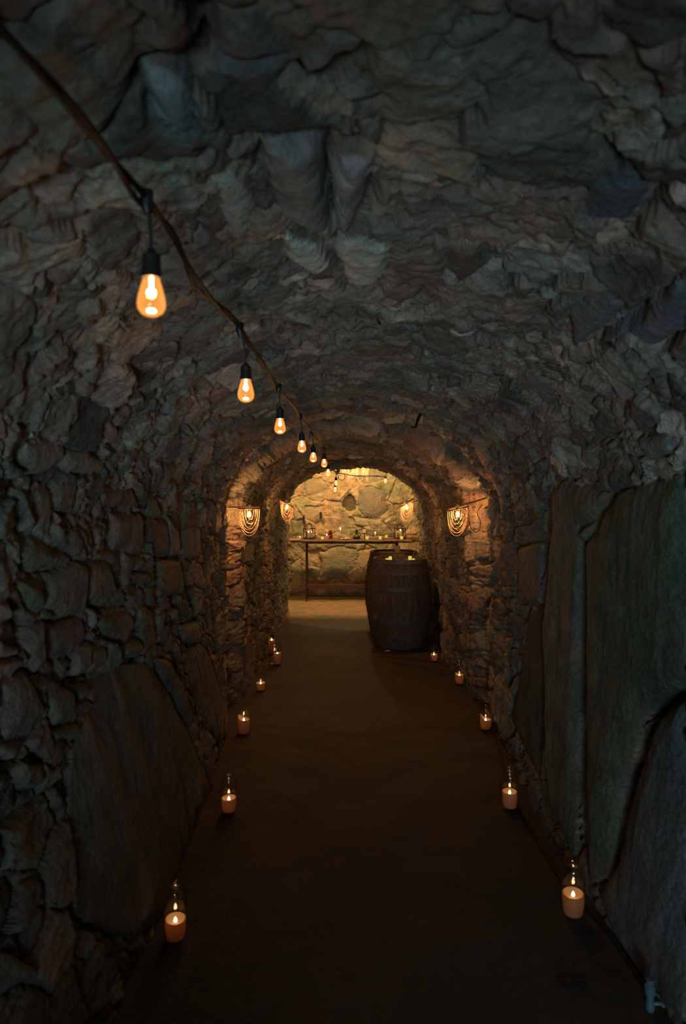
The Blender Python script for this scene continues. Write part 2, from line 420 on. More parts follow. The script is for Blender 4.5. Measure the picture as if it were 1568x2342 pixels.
# ---- traced single stones: (pixel outline, proud height m, dome width m, tilt u, tilt d, colour)
def Z1(pts, s=2.45, ox=0, oy=700): return [(x/s+ox, y/s+oy) for x, y in pts]
G1, G2, G3, G4, GB = (.19,.17,.14), (.17,.165,.125), (.23,.215,.19), (.13,.12,.105), (.145,.16,.165)
TR = []
def tr(poly, h=.05, wd_=.03, ku=0, kd=0, c=G1, rough=1.0): TR.append((poly, h, wd_, ku, kd, c, rough))
tr(Z1([(70,850),(130,780),(250,760),(345,790),(300,900),(225,945),(120,925)]), .055, .03, 0, 0, G3)
tr(Z1([(360,790),(470,790),(560,850),(540,930),(330,930),(315,890)]), .05, .03, 0, .1, G3)
tr(Z1([(30,1010),(110,1010),(185,1240),(120,1270),(60,1130)]), .06, .025, 0, 0, G3)
tr(Z1([(150,1010),(255,1010),(275,1150),(250,1270),(195,1260)]), .045, .025, 0, 0, (.21,.15,.12))
tr(Z1([(270,960),(410,960),(410,1150),(290,1155)]), .045, .025, .1, 0, (.2,.16,.12))
tr(Z1([(80,1350),(160,1300),(340,1370),(395,1420),(330,1460),(160,1490),(90,1450)]), .06, .03, 0, 0, G2)
tr(Z1([(235,1500),(400,1430),(455,1440),(450,1720),(330,1760),(230,1690)]), .06, .035, 0, .1, G2)
tr(Z1([(85,1540),(190,1540),(225,1680),(190,1715),(130,1690)]), .055, .03, 0, 0, G2)
tr(Z1([(465,1420),(590,1430),(640,1600),(560,1690),(470,1640)]), .05, .03, 0, 0, (.2,.16,.12))
tr(Z1([(610,1170),(780,1165),(790,1380),(740,1400),(620,1360)]), .05, .03, .1, 0, (.2,.15,.125))
tr(Z1([(800,1220),(930,1200),(940,1400),(830,1400)]), .045, .03, 0, 0, (.13,.12,.11))
tr(Z1([(930,1160),(990,1260),(1005,1400),(940,1400)]), .05, .02, 0, 0, G3)
tr(Z1([(560,1020),(740,1020),(780,1130),(560,1130)]), .045, .025, 0, 0, (.19,.14,.11))
tr(Z1([(790,1060),(850,1060),(905,1180),(800,1190)]), .05, .02, 0, 0, G1)
tr(Z1([(1015,1250),(1100,1230),(1110,1400),(1060,1425),(1010,1400)]), .045, .02, 0, 0, G1)
tr(Z1([(725,1420),(780,1410),(778,1490),(725,1490)]), .05, .02, 0, 0, G3)
tr(Z1([(710,1505),(830,1505),(830,1560),(710,1560)]), .045, .02, 0, 0, G1)
tr(Z1([(890,1420),(1000,1420),(1010,1620),(880,1640)]), .05, .03, 0, 0, (.18,.14,.11))
tr(Z1([(560,1700),(740,1680),(740,1830),(690,1880),(600,1800)]), .05, .03, 0, 0, G1)
tr(Z1([(465,1690),(515,1700),(525,1810),(480,1810)]), .055, .02, 0, 0, G3)
tr(Z1([(760,1700),(810,1690),(770,1820),(745,1800)]), .05, .02, 0, 0, G3)
tr(Z1([(260,1790),(450,1740),(480,1850),(440,1960),(290,1960)]), .045, .03, 0, 0, (.18,.14,.12))
tr(Z1([(150,1780),(230,1760),(250,1990),(180,2050),(130,1950)]), .05, .03, 0, 0, (.2,.17,.15))
tr(Z1([(1010,1790),(1120,1760),(1130,1860),(1050,1900),(1010,1860)]), .05, .025, 0, 0, G1)
S3 = dict(s=2.45, ox=0, oy=1400)
tr(Z1([(420,190),(515,170),(515,330),(420,370),(390,260)], **S3), .055, .025, 0, 0, G3)
tr(Z1([(500,200),(590,190),(595,300),(540,350),(505,340)], **S3), .045, .025, 0, 0, G1)
tr(Z1([(700,170),(770,150),(795,220),(770,255),(690,255)], **S3), .05, .025, 0, 0, (.21,.17,.13))
tr(Z1([(540,20),(730,0),(740,90),(690,170),(600,150)], **S3), .05, .03, 0, 0, (.2,.15,.12))
tr(Z1([(1010,80),(1110,60),(1120,170),(1060,190),(1015,160)], **S3), .05, .025, 0, 0, G1)
tr(Z1([(20,380),(120,330),(190,430),(240,560),(170,700),(20,720),(0,700),(0,420)], **S3), .065, .05, 0, 0, (.18,.18,.15))
tr(Z1([(250,440),(330,400),(400,430),(410,560),(380,640),(270,650),(250,560)], **S3), .055, .03, 0, 0, G2)
tr(Z1([(400,420),(480,410),(490,480),(430,520),(405,490)], **S3), .05, .02, 0, 0, G2)
tr(Z1([(270,680),(440,610),(460,640),(410,710),(300,720)], **S3), .05, .02, 0, 0, G2)
tr(Z1([(490,430),(560,350),(680,290),(800,270),(880,350),(960,470),(1020,600),(1080,740),(1150,880),(1210,1020),(1215,1160),(1130,1330),(1040,1500),(900,1700),(760,1850),(600,1780),(430,1700),(400,1300),(400,800),(450,600),(530,540)], **S3), .055, .16, 0, 0, (.15,.13,.105), .45)
tr(Z1([(850,260),(930,270),(1010,400),(1080,620),(1060,660),(980,520),(910,380)], **S3), .05, .03, 0, 0, (.16,.14,.115))
tr(Z1([(1040,200),(1140,180),(1200,320),(1250,500),(1240,740),(1200,740),(1120,600),(1060,420)], **S3), .045, .05, 0, 0, (.17,.15,.12), .6)
# ceiling slabs
tr([(592,305),(742,310),(745,420),(765,530),(700,535),(640,490),(600,420)], .075, .03, .15, -.12, (.26,.245,.25), .6)
tr([(750,318),(850,330),(830,420),(812,540),(775,548),(757,430)], .085, .03, -.1, -.15, (.32,.31,.34), .6)
tr([(480,400),(545,380),(590,470),(560,560),(520,530)], .05, .03, .1, 0, (.30,.32,.30))
tr([(325,165),(400,162),(440,200),(455,270),(400,290),(350,250)], .07, .03, -.1, 0, (.24,.29,.30), .6)
tr([(470,20),(600,10),(660,120),(600,230),(500,160)], .05, .04, 0, 0, (.13,.14,.145))
tr([(640,530),(720,560),(760,600),(700,620),(650,590)], .07, .02, .2, 0, (.44,.48,.43))
tr([(760,560),(830,540),(900,560),(880,640),(800,650)], .06, .02, .2, 0, (.42,.45,.41))
tr([(1030,560),(1115,555),(1120,600),(1060,640),(1000,600)], .06, .02, 0, 0, (.12,.10,.085))
tr([(1345,800),(1420,740),(1480,705),(1540,640),(1568,650),(1568,760),(1500,790),(1450,760)], .06, .03, 0, 0, (.135,.15,.18), .5)
tr([(1300,700),(1400,650),(1440,690),(1370,760),(1310,790)], .06, .03, 0, 0, (.17,.18,.19), .6)
tr([(1340,410),(1440,370),(1480,420),(1440,500),(1330,490)], .05, .03, 0, 0, (.10,.125,.155), .5)
tr([(1470,1000),(1530,985),(1568,1000),(1560,1040),(1500,1050)], .06, .02, 0, 0, (.19,.21,.21))
# right bedrock blocks
tr([(1262,1120),(1290,1100),(1400,1130),(1360,1230),(1335,1420),(1330,1620),(1325,1840),(1310,1960),(1262,1840),(1252,1640),(1247,1440),(1262,1240)], .075, .07, 0, 0, (.16,.155,.12), .55)
tr([(1345,1240),(1410,1130),(1568,1085),(1568,1560),(1480,1640),(1430,1800),(1400,2000),(1350,2020),(1345,1800),(1342,1500)], .09, .12, 0, 0, (.105,.125,.088), .5)
tr([(1490,1650),(1568,1580),(1568,2342),(1520,2300),(1400,2130),(1375,2050),(1420,1960)], .075, .12, 0, 0, (.13,.15,.16), .5)
tr([(1192,1250),(1245,1240),(1245,1380),(1225,1390),(1195,1350)], .06, .03, 0, 0, (.16,.14,.125), .6)
tr([(1210,1400),(1245,1390),(1245,1640),(1240,1800),(1190,1700),(1165,1640),(1190,1560)], .03, .05, 0, 0, (.085,.08,.07), .4)
CRACKS = [([(1335,803),(1400,745),(1455,720),(1525,640)], .045, .012), ([(1500,800),(1568,770)], .04, .01),
          ([(440,0),(460,90),(468,160)], .04, .01), ([(468,165),(400,158),(330,165),(320,195),(345,245)], .04, .01), ([(468,160),(560,120),(620,125)], .03, .01),
          ([(746,300),(749,420),(770,540)], .06, .008), ([(585,285),(600,300),(700,305)], .05, .014), ([(690,283),(720,275),(748,292)], .10, .020),
          ([(470,300),(520,360),(580,345),(590,400)], .04, .01), ([(1338,1250),(1338,1500),(1340,1800),(1345,1980)], .08, .03),
          ([(1330,1215),(1365,1180),(1400,1130)], .035, .02), ([(1580,1570),(1500,1620),(1440,1780),(1410,1960)], .05, .03), ([(900,700),(960,680),(985,640)], .03, .01), ([(440,1500),(470,1640)], .01, .01)]
for (poly, h, wdt, ku, kd, c, rf) in TR:
    pp = [surf(*p) for p in poly]
    u0, u1 = min(p[0] for p in pp)-.06, max(p[0] for p in pp)+.06; d0, d1 = min(p[1] for p in pp)-.06, max(p[1] for p in pp)+.06
    ci = np.where((us >= u0) & (us <= u1))[0]; ri = np.where((ds >= d0) & (ds <= d1))[0]
    if len(ci) < 2 or len(ri) < 2: continue
    sl = (slice(ri[0], ri[-1]+1), slice(ci[0], ci[-1]+1))
    uu = Ug[sl]+.012*n_mid[sl]; dd = Dg[sl]+.014*n_mid[sl]
    ins = inpoly(uu, dd, pp); ed = segdist(uu, dd, pp, True)
    mu_, md_ = np.mean([p[0] for p in pp]), np.mean([p[1] for p in pp])
    h = h*(.62 if np.mean([p[1] for p in poly]) < 830 else .74); ku *= .4; kd *= .4
    bed = 1.0 if wdt >= .05 else 0.0
    strk = fbm(Xn[sl]*2.2, Dg[sl]*2.2, Zn[sl]*.45, 5, 4, 401, .6)
    hs = h*np.sqrt(sat(ed/wdt)*.9+.1)-.016+bed*.012*strk+ku*(uu-mu_)+kd*(dd-md_)+rf*(.008*n_mid[sl]+.004*n_fine[sl])+.012*n_big[sl]+.006*rf*rg[sl]
    out_dip = -.014*np.exp(-(ed/.012)**2)
    Hs = H[sl]; H[sl] = np.where(ins, hs, Hs+out_dip)
    cs_ = COLR[sl]; m = (ins & (ed > .004))[..., None]
    COLR[sl] = np.where(m, np.array(c)*(1+.12*n_mid[sl][..., None]+bed*.45*strk[..., None]), cs_)
for (pl, dep, wdt) in CRACKS:
    pp = [surf(*p) for p in pl]
    u0, u1 = min(p[0] for p in pp)-.1, max(p[0] for p in pp)+.1; d0, d1 = min(p[1] for p in pp)-.1, max(p[1] for p in pp)+.1
    ci = np.where((us >= u0) & (us <= u1))[0]; ri = np.where((ds >= d0) & (ds <= d1))[0]
    if len(ci) < 2 or len(ri) < 2: continue
    sl = (slice(ri[0], ri[-1]+1), slice(ci[0], ci[-1]+1))
    ed = segdist(Ug[sl]+.02*n_mid[sl], Dg[sl]+.02*n_mid[sl], pp, False)
    H[sl] = H[sl]-dep*np.exp(-(ed/wdt)**2)
# keep the wall feet from closing over the jars
foot = sst((np.minimum(Ug, LT-Ug))/.35)
H = np.where(H > .015, .015+(H-.015)*(.25+.75*foot), H)
Pt = np.stack([Xn+NX*H, Dg+0*H, Zn+NZ*H], -1)
Pt[..., 2] = np.where(Ug <= us[0]+1e-6, -.03, Pt[..., 2]); Pt[..., 2] = np.where(Ug >= us[-1]-1e-6, -.03, Pt[..., 2])
i1 = int(np.searchsorted(us, LW+.25)); i2 = int(np.searchsorted(us, LW+LA-.25))
grid_object('wall_left', Pt, COLR, slice(0, i1+1), M['stone'])
grid_object('ceiling', Pt, COLR, slice(i1, i2+1), M['stone'])
grid_object('wall_right', Pt, COLR, slice(i2, None), M['stone'])

# ------------------------------------------------------------------ floor
fx = np.linspace(-1.9, 2.2, 300); fd = np.concatenate([np.linspace(-1, 1.8, 20), np.linspace(1.82, 11.3, 620)])
FX, FD = np.meshgrid(fx, fd); z0 = FX*0
hf = .008*fbm(FX, FD, z0, 1.3, 3, 5)+.0035*fbm(FX, FD, z0, 9, 4, 6)
fc = np.ones(FX.shape+(3,))*np.array((.042,.028,.020))
patch = sst((fbm(FX, FD, z0, 1.1, 4, 9)+.1)/.3)[..., None]
fc = fc*(1-.35*patch)+np.array((.034,.029,.026))*.35*patch
day_tint = sst((3.4-FD+.6*fbm(FX, FD, z0, 1.7, 3, 95))/1.2)[..., None]; fc = fc*(1-day_tint)+np.array((.052,.058,.062))*day_tint  # near floor greyed and cooled to paint in the daylight
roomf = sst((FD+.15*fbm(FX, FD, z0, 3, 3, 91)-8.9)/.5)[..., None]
fc = fc*(1-roomf)+np.array((.30,.22,.14))*roomf  # paler room floor: own colour change, with the room's lamplight painted in
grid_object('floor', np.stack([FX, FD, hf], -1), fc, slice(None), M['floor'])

# ------------------------------------------------------------------ the room at the far end
BD = 11.05; RXL, RXR, RH = -1.7, 2.0, 2.75
bx = np.linspace(RXL, RXR, 460); bz = np.linspace(-.03, RH, 400); BX, BZ = np.meshgrid(bx, bz); by = BX*0+BD
wx = BX+.05*fbm(BX, by, BZ, 4, 3, 101); wz = BZ+.05*fbm(BX, by, BZ, 4, 3, 103)
eb, ib, xb, yb = worley(wx, wz, .34, .25, 31); nm = fbm(BX, by, BZ, 6, 4, 105, .55); nf = fbm(BX, by, BZ, 30, 3, 107)
rb = ridge(BX, by, BZ, 4.5, 4, 109)
nh = fbm(BX, by, BZ, 16, 4, 117, .6)
hb = .016*sat(eb/.018)*(ib > .3)+.030*(ib-.5)+(tilt(ib, 1)*xb+tilt(ib, 2)*yb)*.22+.024*rb+.022*nm+.014*nh+.006*nf
BP = np.array([(.36,.29,.19),(.31,.28,.19),(.40,.32,.21),(.27,.25,.18),(.33,.26,.17),(.38,.33,.24)])
k = np.minimum((((ib*71.3) % 1)*len(BP)).astype(int), len(BP)-1)
cb = np.where((eb > .02)[..., None], BP[k], np.array((.37,.30,.20)))
grn = sst((fbm(BX, by, BZ, 2.4, 3, 115)-.05)/.3)[..., None]; cb = (cb*(1-.5*grn)+np.array((.20,.20,.12))*.5*grn)*(1+.5*nm[..., None]+.4*nh[..., None])
def bw(px, py): return ((px-CX)/F*BD, CH-(py-HY)/F*BD)
BT = [([(822,1120),(845,1112),(880,1122),(884,1165),(868,1188),(835,1186),(818,1160)], .10, .08, (.19,.18,.14)),
      ([(781,1146),(786,1136),(796,1131),(808,1133),(816,1141),(819,1152),(813,1163),(802,1168),(791,1166),(783,1157)], -.07, .02, (.12,.09,.055)),  # recess, its shade painted in as a darker colour
      ([(668,1190),(690,1186),(700,1210),(690,1228),(664,1226)], .06, .06, (.27,.26,.16)),
      ([(698,1160),(738,1158),(742,1186),(720,1196),(700,1190)], .05, .04, (.34,.30,.20)),
      ([(730,1262),(778,1250),(812,1256),(810,1300),(775,1325),(735,1320)], .07, .08, (.32,.29,.20)),
      ([(818,1262),(850,1255),(846,1290),(828,1305),(816,1290)], .06, .04, (.37,.32,.22)),
      ([(812,1180),(842,1186),(846,1205),(815,1200)], .05, .03, (.40,.33,.23)),
      ([(664,1290),(688,1280),(690,1340),(664,1340)], .05, .05, (.36,.32,.22)),
      ([(692,1100),(735,1090),(750,1120),(700,1135)], .05, .05, (.24,.22,.15))]
for poly, h, wdt, c in BT:
    pp = [bw(*p) for p in poly]; uu = BX+.05*nm+.02*fbm(BX, by, BZ, 14, 2, 301); vv = BZ+.05*fbm(BX, by, BZ, 7, 3, 303)
    ins = inpoly(uu, vv, pp); ed = segdist(uu, vv, pp, True)
    hb = np.where(ins, (.45*h*np.sqrt(sat(ed/wdt)) if h > 0 else h*sst(ed/wdt))+.015*nm+.004*nf, hb-.02*np.exp(-(ed/.018)**2))
    cb = np.where((ins & (ed > .006))[..., None], np.array(c)*(1+.2*nm[..., None]), cb)
grid_object('wall_back', np.stack([BX, BD-hb, BZ], -1), cb, slice(None), M['backstone'])
def plain_wall(name, o0, ea, eb_, na, nb, colr, seed):
    a = np.linspace(0, 1, na); b = np.linspace(0, 1, nb); A, B = np.meshgrid(a, b)
    P = np.array(o0)+A[..., None]*np.array(ea)+B[..., None]*np.array(eb_)
    nrm = np.cross(np.array(ea, float), np.array(eb_, float)); nrm /= np.linalg.norm(nrm)
    hh = .03*ridge(P[..., 0], P[..., 1], P[..., 2], 5, 4, seed)+.02*fbm(P[..., 0], P[..., 1], P[..., 2], 12, 3, seed+3)
    P = P+hh[..., None]*nrm
    return grid_object(name, P, np.ones(P.shape)*np.array(colr), slice(None), M['backstone'])
plain_wall('wall_room_left', (RXL, 9.5, -.03), (0, 1.7, 0), (0, 0, RH+.05), 90, 140, (.33,.27,.18), 201)
plain_wall('wall_room_right', (RXR, 9.5, -.03), (0, 1.7, 0), (0, 0, RH+.05), 90, 140, (.33,.27,.18), 205)
plain_wall('ceiling_room', (RXL, 9.5, RH), (RXR-RXL, 0, 0), (0, 1.7, 0), 160, 90, (.33,.27,.18), 209)
# wall of the room round the tunnel mouth: from the section outline out to the room outline
def mouth_wall(name, D, xl, xr, h, uarr, off=0.0):
    x, z = section(uarr, np.full(uarr.shape, D)); c0 = np.array([.12, 1.0])
    rows_ = []
    for t in np.linspace(0, 1, 16):
        # project outwards to the rectangle
        vx, vz = x-c0[0], z-c0[1]
        s = np.minimum(np.where(vx > 0, (xr-c0[0])/np.maximum(vx, 1e-6), (xl-c0[0])/np.minimum(vx, -1e-6)), np.where(vz > 0, (h-c0[1])/np.maximum(vz, 1e-6), (-.05-c0[1])/np.minimum(vz, -1e-6)))
        X = x+(vx*s+c0[0]-x)*t; Z = z+(vz*s+c0[1]-z)*t
        rows_.append(np.stack([X, X*0+D+.03*fbm(X, X*0, Z, 7, 3, 77)*t+off, Z], -1))
    P = np.stack(rows_); return grid_object(name, P, np.ones(P.shape)*np.array((.3,.22,.15)), slice(None), M['stone'])
mouth_wall('wall_room_front', 9.55, RXL, RXR, RH, np.linspace(0, LT, 200))
# unseen wall added behind the camera, its opening shaped to mask the daylight
ew = MB(); ew.box(-1.3, -.62, -1.15, -.75, -.05, 2.4); ew.box(.45, 1.5, -1.15, -.75, -.05, 2.4); ew.box(-.62, .45, -1.15, -.75, 1.38, 2.4)
ew.box(-.62, .02, -1.15, -.75, -.05, .62)  # raised left sill added to keep daylight off floor and wall foot
o = ew.build('wall_light_mask', pmat('light_mask_stone', (.17,.15,.13), .8, noise=.4, nscale=8, bump=.01), smooth=False); o['kind'] = 'structure'

# ------------------------------------------------------------------ candles in jars on the floor
def teardrop(mb, c, r, h, seg=10):
    prof = [(1e-4, 0)]
    for i in range(1, 9):
        t = i/9; prof.append((r*math.sin(math.pi*t**0.62)**.9*(1-.15*t), h*t))
    prof.append((1e-4, h)); mb.lathe(prof, seg, c)
def jar_candle(px, py, label, R=.042, Hj=.195, hw=.075, lean=.0, residue=0.0, ang=0, power=1.0, D=None, kind='tall', seed=0, fx_=0.0, burnt=.012):
    D = D or 2560.0/(py-HY)+R*.9
    x = (px-CX)/F*D
    t = thing('candle_jar', label, 'candle', (x, D, .004), 'glass jar candles along the tunnel floor')
    if kind == 'tall':
        op = [(1e-4,0),(R*.80,0),(R*.88,.006),(R*.98,.04),(R,.07),(R,Hj-.035),(R*.95,Hj-.024),(R*.80,Hj-.014),(R*.80,Hj-.004),(R*.84,Hj)]
    elif kind == 'mason':
        op = [(1e-4,0),(R*.86,0),(R,.012),(R,Hj-.055),(R*.92,Hj-.040),(R*.74,Hj-.026),(R*.78,Hj-.020),(R*.74,Hj-.014),(R*.78,Hj-.008),(R*.76,Hj)]
    else:
        op = [(1e-4,0),(R*.86,0),(R*.94,.008),(R,.05),(R,Hj-.02),(R*.94,Hj-.012),(R*.94,Hj)]
    ip = [(max(1e-4, r-.0028), max(z, .005)) for r, z in reversed(op)]
    MB().lathe(op+ip, 40).build('glass_jar', M['glass'], t)
    # wax with a burnt-down pool and an uneven rim
    if kind == 'mason': rw = R*.62; cx_ = R*.30; cy_ = -R*.05
    else: rw = R-.0045; cx_ = cy_ = 0
    zb = .0065; dp = .020
    wp = [(1e-4,zb),(rw*.80 if kind != 'mason' else rw, zb),(rw*.88 if kind != 'mason' else rw,.012),(rw*.985,.04),(rw,hw*.8),(rw,hw),(rw-.0035,hw+.001),(rw-.009,hw-dp*.55),(rw-.018,hw-dp*.92),(.006,hw-dp),(1e-4,hw-dp)]
    def zf(a, i):
        if i in (5, 6): return lean*math.cos(a-ang)+residue*max(0, math.cos(a-ang))**2
        if i == 4: return 0
        return 0
    MB().lathe(wp, 40, (cx_, cy_, 0), zfun=zf).build('wax', M['wax'], t)
    wx_ = cx_+fx_*R; wz = hw-dp
    MB().tube([(wx_,cy_,wz-.002),(wx_,cy_,wz+.006),(wx_+.001,cy_,wz+.011)], .0011, 6).build('wick', M['wick'], t)
    fm = MB(); teardrop(fm, (wx_, cy_, wz+.007), .0066, .021); fm.build('flame', M['flame'], t)
    point('candle_light', (wx_, cy_, wz+.019), CANDLE_W*power, WARM, .004, t)
    return t
jar_candle(401, 2165, 'dim candle jar nearest the camera on the left side of the floor', hw=.072, power=.55, lean=.003, ang=2)
jar_candle(523, 1866, 'tall clear candle jar second from the camera on the left side', hw=.070, power=1.0, lean=.002, ang=1.2)
jar_candle(557, 1684, 'short brim-full candle jar third from the camera on the left side', R=.045, Hj=.150, hw=.098, kind='short', residue=.02, lean=.005, ang=2.9, power=1.3)
jar_candle(596, 1583, 'candle jar with low wax fourth from the camera on the left side', hw=.062, kind='tall', R=.043, Hj=.20, residue=.0, lean=.002, ang=1, power=1.0)
jar_candle(630, 1523, 'wide threaded glass jar holding a narrow pillar candle, left side', R=.057, Hj=.215, hw=.105, kind='mason', lean=.003, ang=0, power=1.2)
jar_candle(621, 1497, 'farthest candle jar on the left, its wax glowing above the wide threaded jar', R=.036, Hj=.150, hw=.135, kind='short', power=1.3)
jar_candle(1310, 2110, 'candle jar nearest the camera on the right, with pale unlit-looking lower wax', R=.045, hw=.083, Hj=.19, lean=.003, ang=1, power=.45)
jar_candle(1165, 1857, 'brightest tall candle jar, second from the camera on the right side', hw=.083, lean=.002, ang=1.5, power=1.3, R=.043)
jar_candle(1110, 1673, 'tall candle jar with a tongue of wax climbing its left side, on the right', hw=.068, residue=.030, ang=2.9, lean=.004, power=1.4, Hj=.205, R=.043)
jar_candle(1050, 1568, 'tall candle jar fourth from the camera on the right side', hw=.078, residue=.012, ang=2.6, power=1.3, Hj=.205, R=.041)
jar_candle(992, 1515, 'farthest candle jar on the right, standing just beside the front barrel', hw=.065, R=.037, Hj=.17, power=1.0, residue=0)

# ------------------------------------------------------------------ string lights
st = thing('string_lights', 'string of amber bulbs on a brown cable sagging along the ceiling', 'string lights', (0, 0, 0))
CP = [(-.52,-.10,2.12),(-.44,.40,2.125),(-.367,.75,2.10),(-.338,.97,2.085),tuple(W(335,452,1.13)),tuple(W(382,520,1.27)),tuple(W(440,622,1.47)),tuple(W(500,702,1.72)),tuple(W(548,748,1.94)),
      tuple(W(575,792,2.12)),tuple(W(606,842,2.42)),tuple(W(637,884,2.83)),tuple(W(662,918,3.2)),tuple(W(686,950,3.7)),tuple(W(703,975,4.15)),tuple(W(714,988,4.55)),tuple(W(728,1008,4.95)),
      tuple(W(740,1022,5.3)),tuple(W(744,1044,5.8)),tuple(W(751,1062,6.3)),tuple(W(759,1072,7.2)),tuple(W(764,1078,8.3)),tuple(W(770,1080,9.0)),tuple(W(777,1082,9.5)),tuple(W(815,1088,9.8)),tuple(W(862,1088,10.0)),tuple(W(881,1092,10.1))]
def catmull(pts, n=8):
    pts = [Vector(p) for p in pts]; out = []
    for i in range(len(pts)-1):
        p0 = pts[max(i-1,0)]; p1 = pts[i]; p2 = pts[i+1]; p3 = pts[min(i+2,len(pts)-1)]
        for k in range(n):
            t = k/n; out.append(.5*((2*p1)+(p2-p0)*t+(2*p0-5*p1+4*p2-p3)*t*t+(3*p1-p0-3*p2+p3)*t**3))
    out.append(pts[-1]); return out
sp = catmull(CP, 10)
MB().tube(sp, .0050, 8).build('cable', M['cable'], st)
off = []
for i, p in enumerate(sp):
    s_ = i/len(sp)*70; off.append(p+Vector((.0095*math.sin(s_), 0, .008*math.cos(s_)-.005+(.004*math.sin(s_*.37)))))
MB().tube(off, .0048, 8).build('cable', M['cable'], st)
lp = [W(776,1083,9.45)+Vector((.045*math.sin(a)+.03, 0, -.045*(1-math.cos(a)))) for a in [i*math.pi*1.7/20 for i in range(21)]]
MB().tube(lp, .004, 6).build('cable_loop', M['cable'], st)
BL = [(346,635,1.13,335),(562,868,1.94,553),(640,957,2.83,637),(690,1008,3.7,687),(716,1035,4.5,715),(741,1050,5.3,739),(750,1073,6.3,751),(768,1099,8.8,768),(766,1114,9.3,766),(881,1094,10.1,881)]
BPOS = []
for n, (px, py, D, ax_) in enumerate(BL):
    b = W(px, py, D)                       # top of the glass
    so = MB()
    so.lathe([(1e-4,.046),(.006,.046),(.008,.040),(.0145,.036),(.0155,.010),(.0165,.006),(.0165,-.001),(1e-4,-.001)], 20, (b.x, b.y, b.z))
    near = min(sp, key=lambda q: abs(q.y-b.y))
    so.tube([(near.x, near.y, near.z+.004), (near.x*.5+b.x*.5, near.y*.5+b.y*.5, max(b.z+.06, near.z-.02)), (b.x, b.y, b.z+.044)], .0028, 6)
    so.tube([(near.x, near.y, near.z+.012), (near.x, near.y, near.z-.012), (near.x*.8+b.x*.2, b.y, near.z-.026)], [.011,.011,.006], 10)
    s_o = so.build('lamp_socket', M['black'], st)
    gl = [(.0125,0),(.0135,-.004),(.0175,-.016),(.0215,-.032),(.0228,-.042),(.0215,-.051),(.016,-.0585),(.008,-.0625),(1e-4,-.0635)]
    MB().lathe(gl, 28, tuple(b)).build('light_bulb', M['bulbglass'], s_o)
    fl = MB(); fl.ball((b.x, b.y, b.z-.024), .0068, 12, 8); fl.tube([(b.x,b.y,b.z),(b.x,b.y,b.z-.02)], .003, 8)
    ff = MB().lathe([(1e-4,-.0515),(.0065,-.0515),(.0075,-.0535),(.0065,-.0555),(1e-4,-.0555)], 14, tuple(b)).build('filament_reflection', M['filament'], s_o)  # glowing disc modelled in place of the filament's reflection in the glass
    fl.build('filament', M['filament'], s_o)
    point('bulb_light', (b.x, b.y, b.z-.024), BULB_W*(1.0 if D < 5 else .8), BULBC, .0085, st)

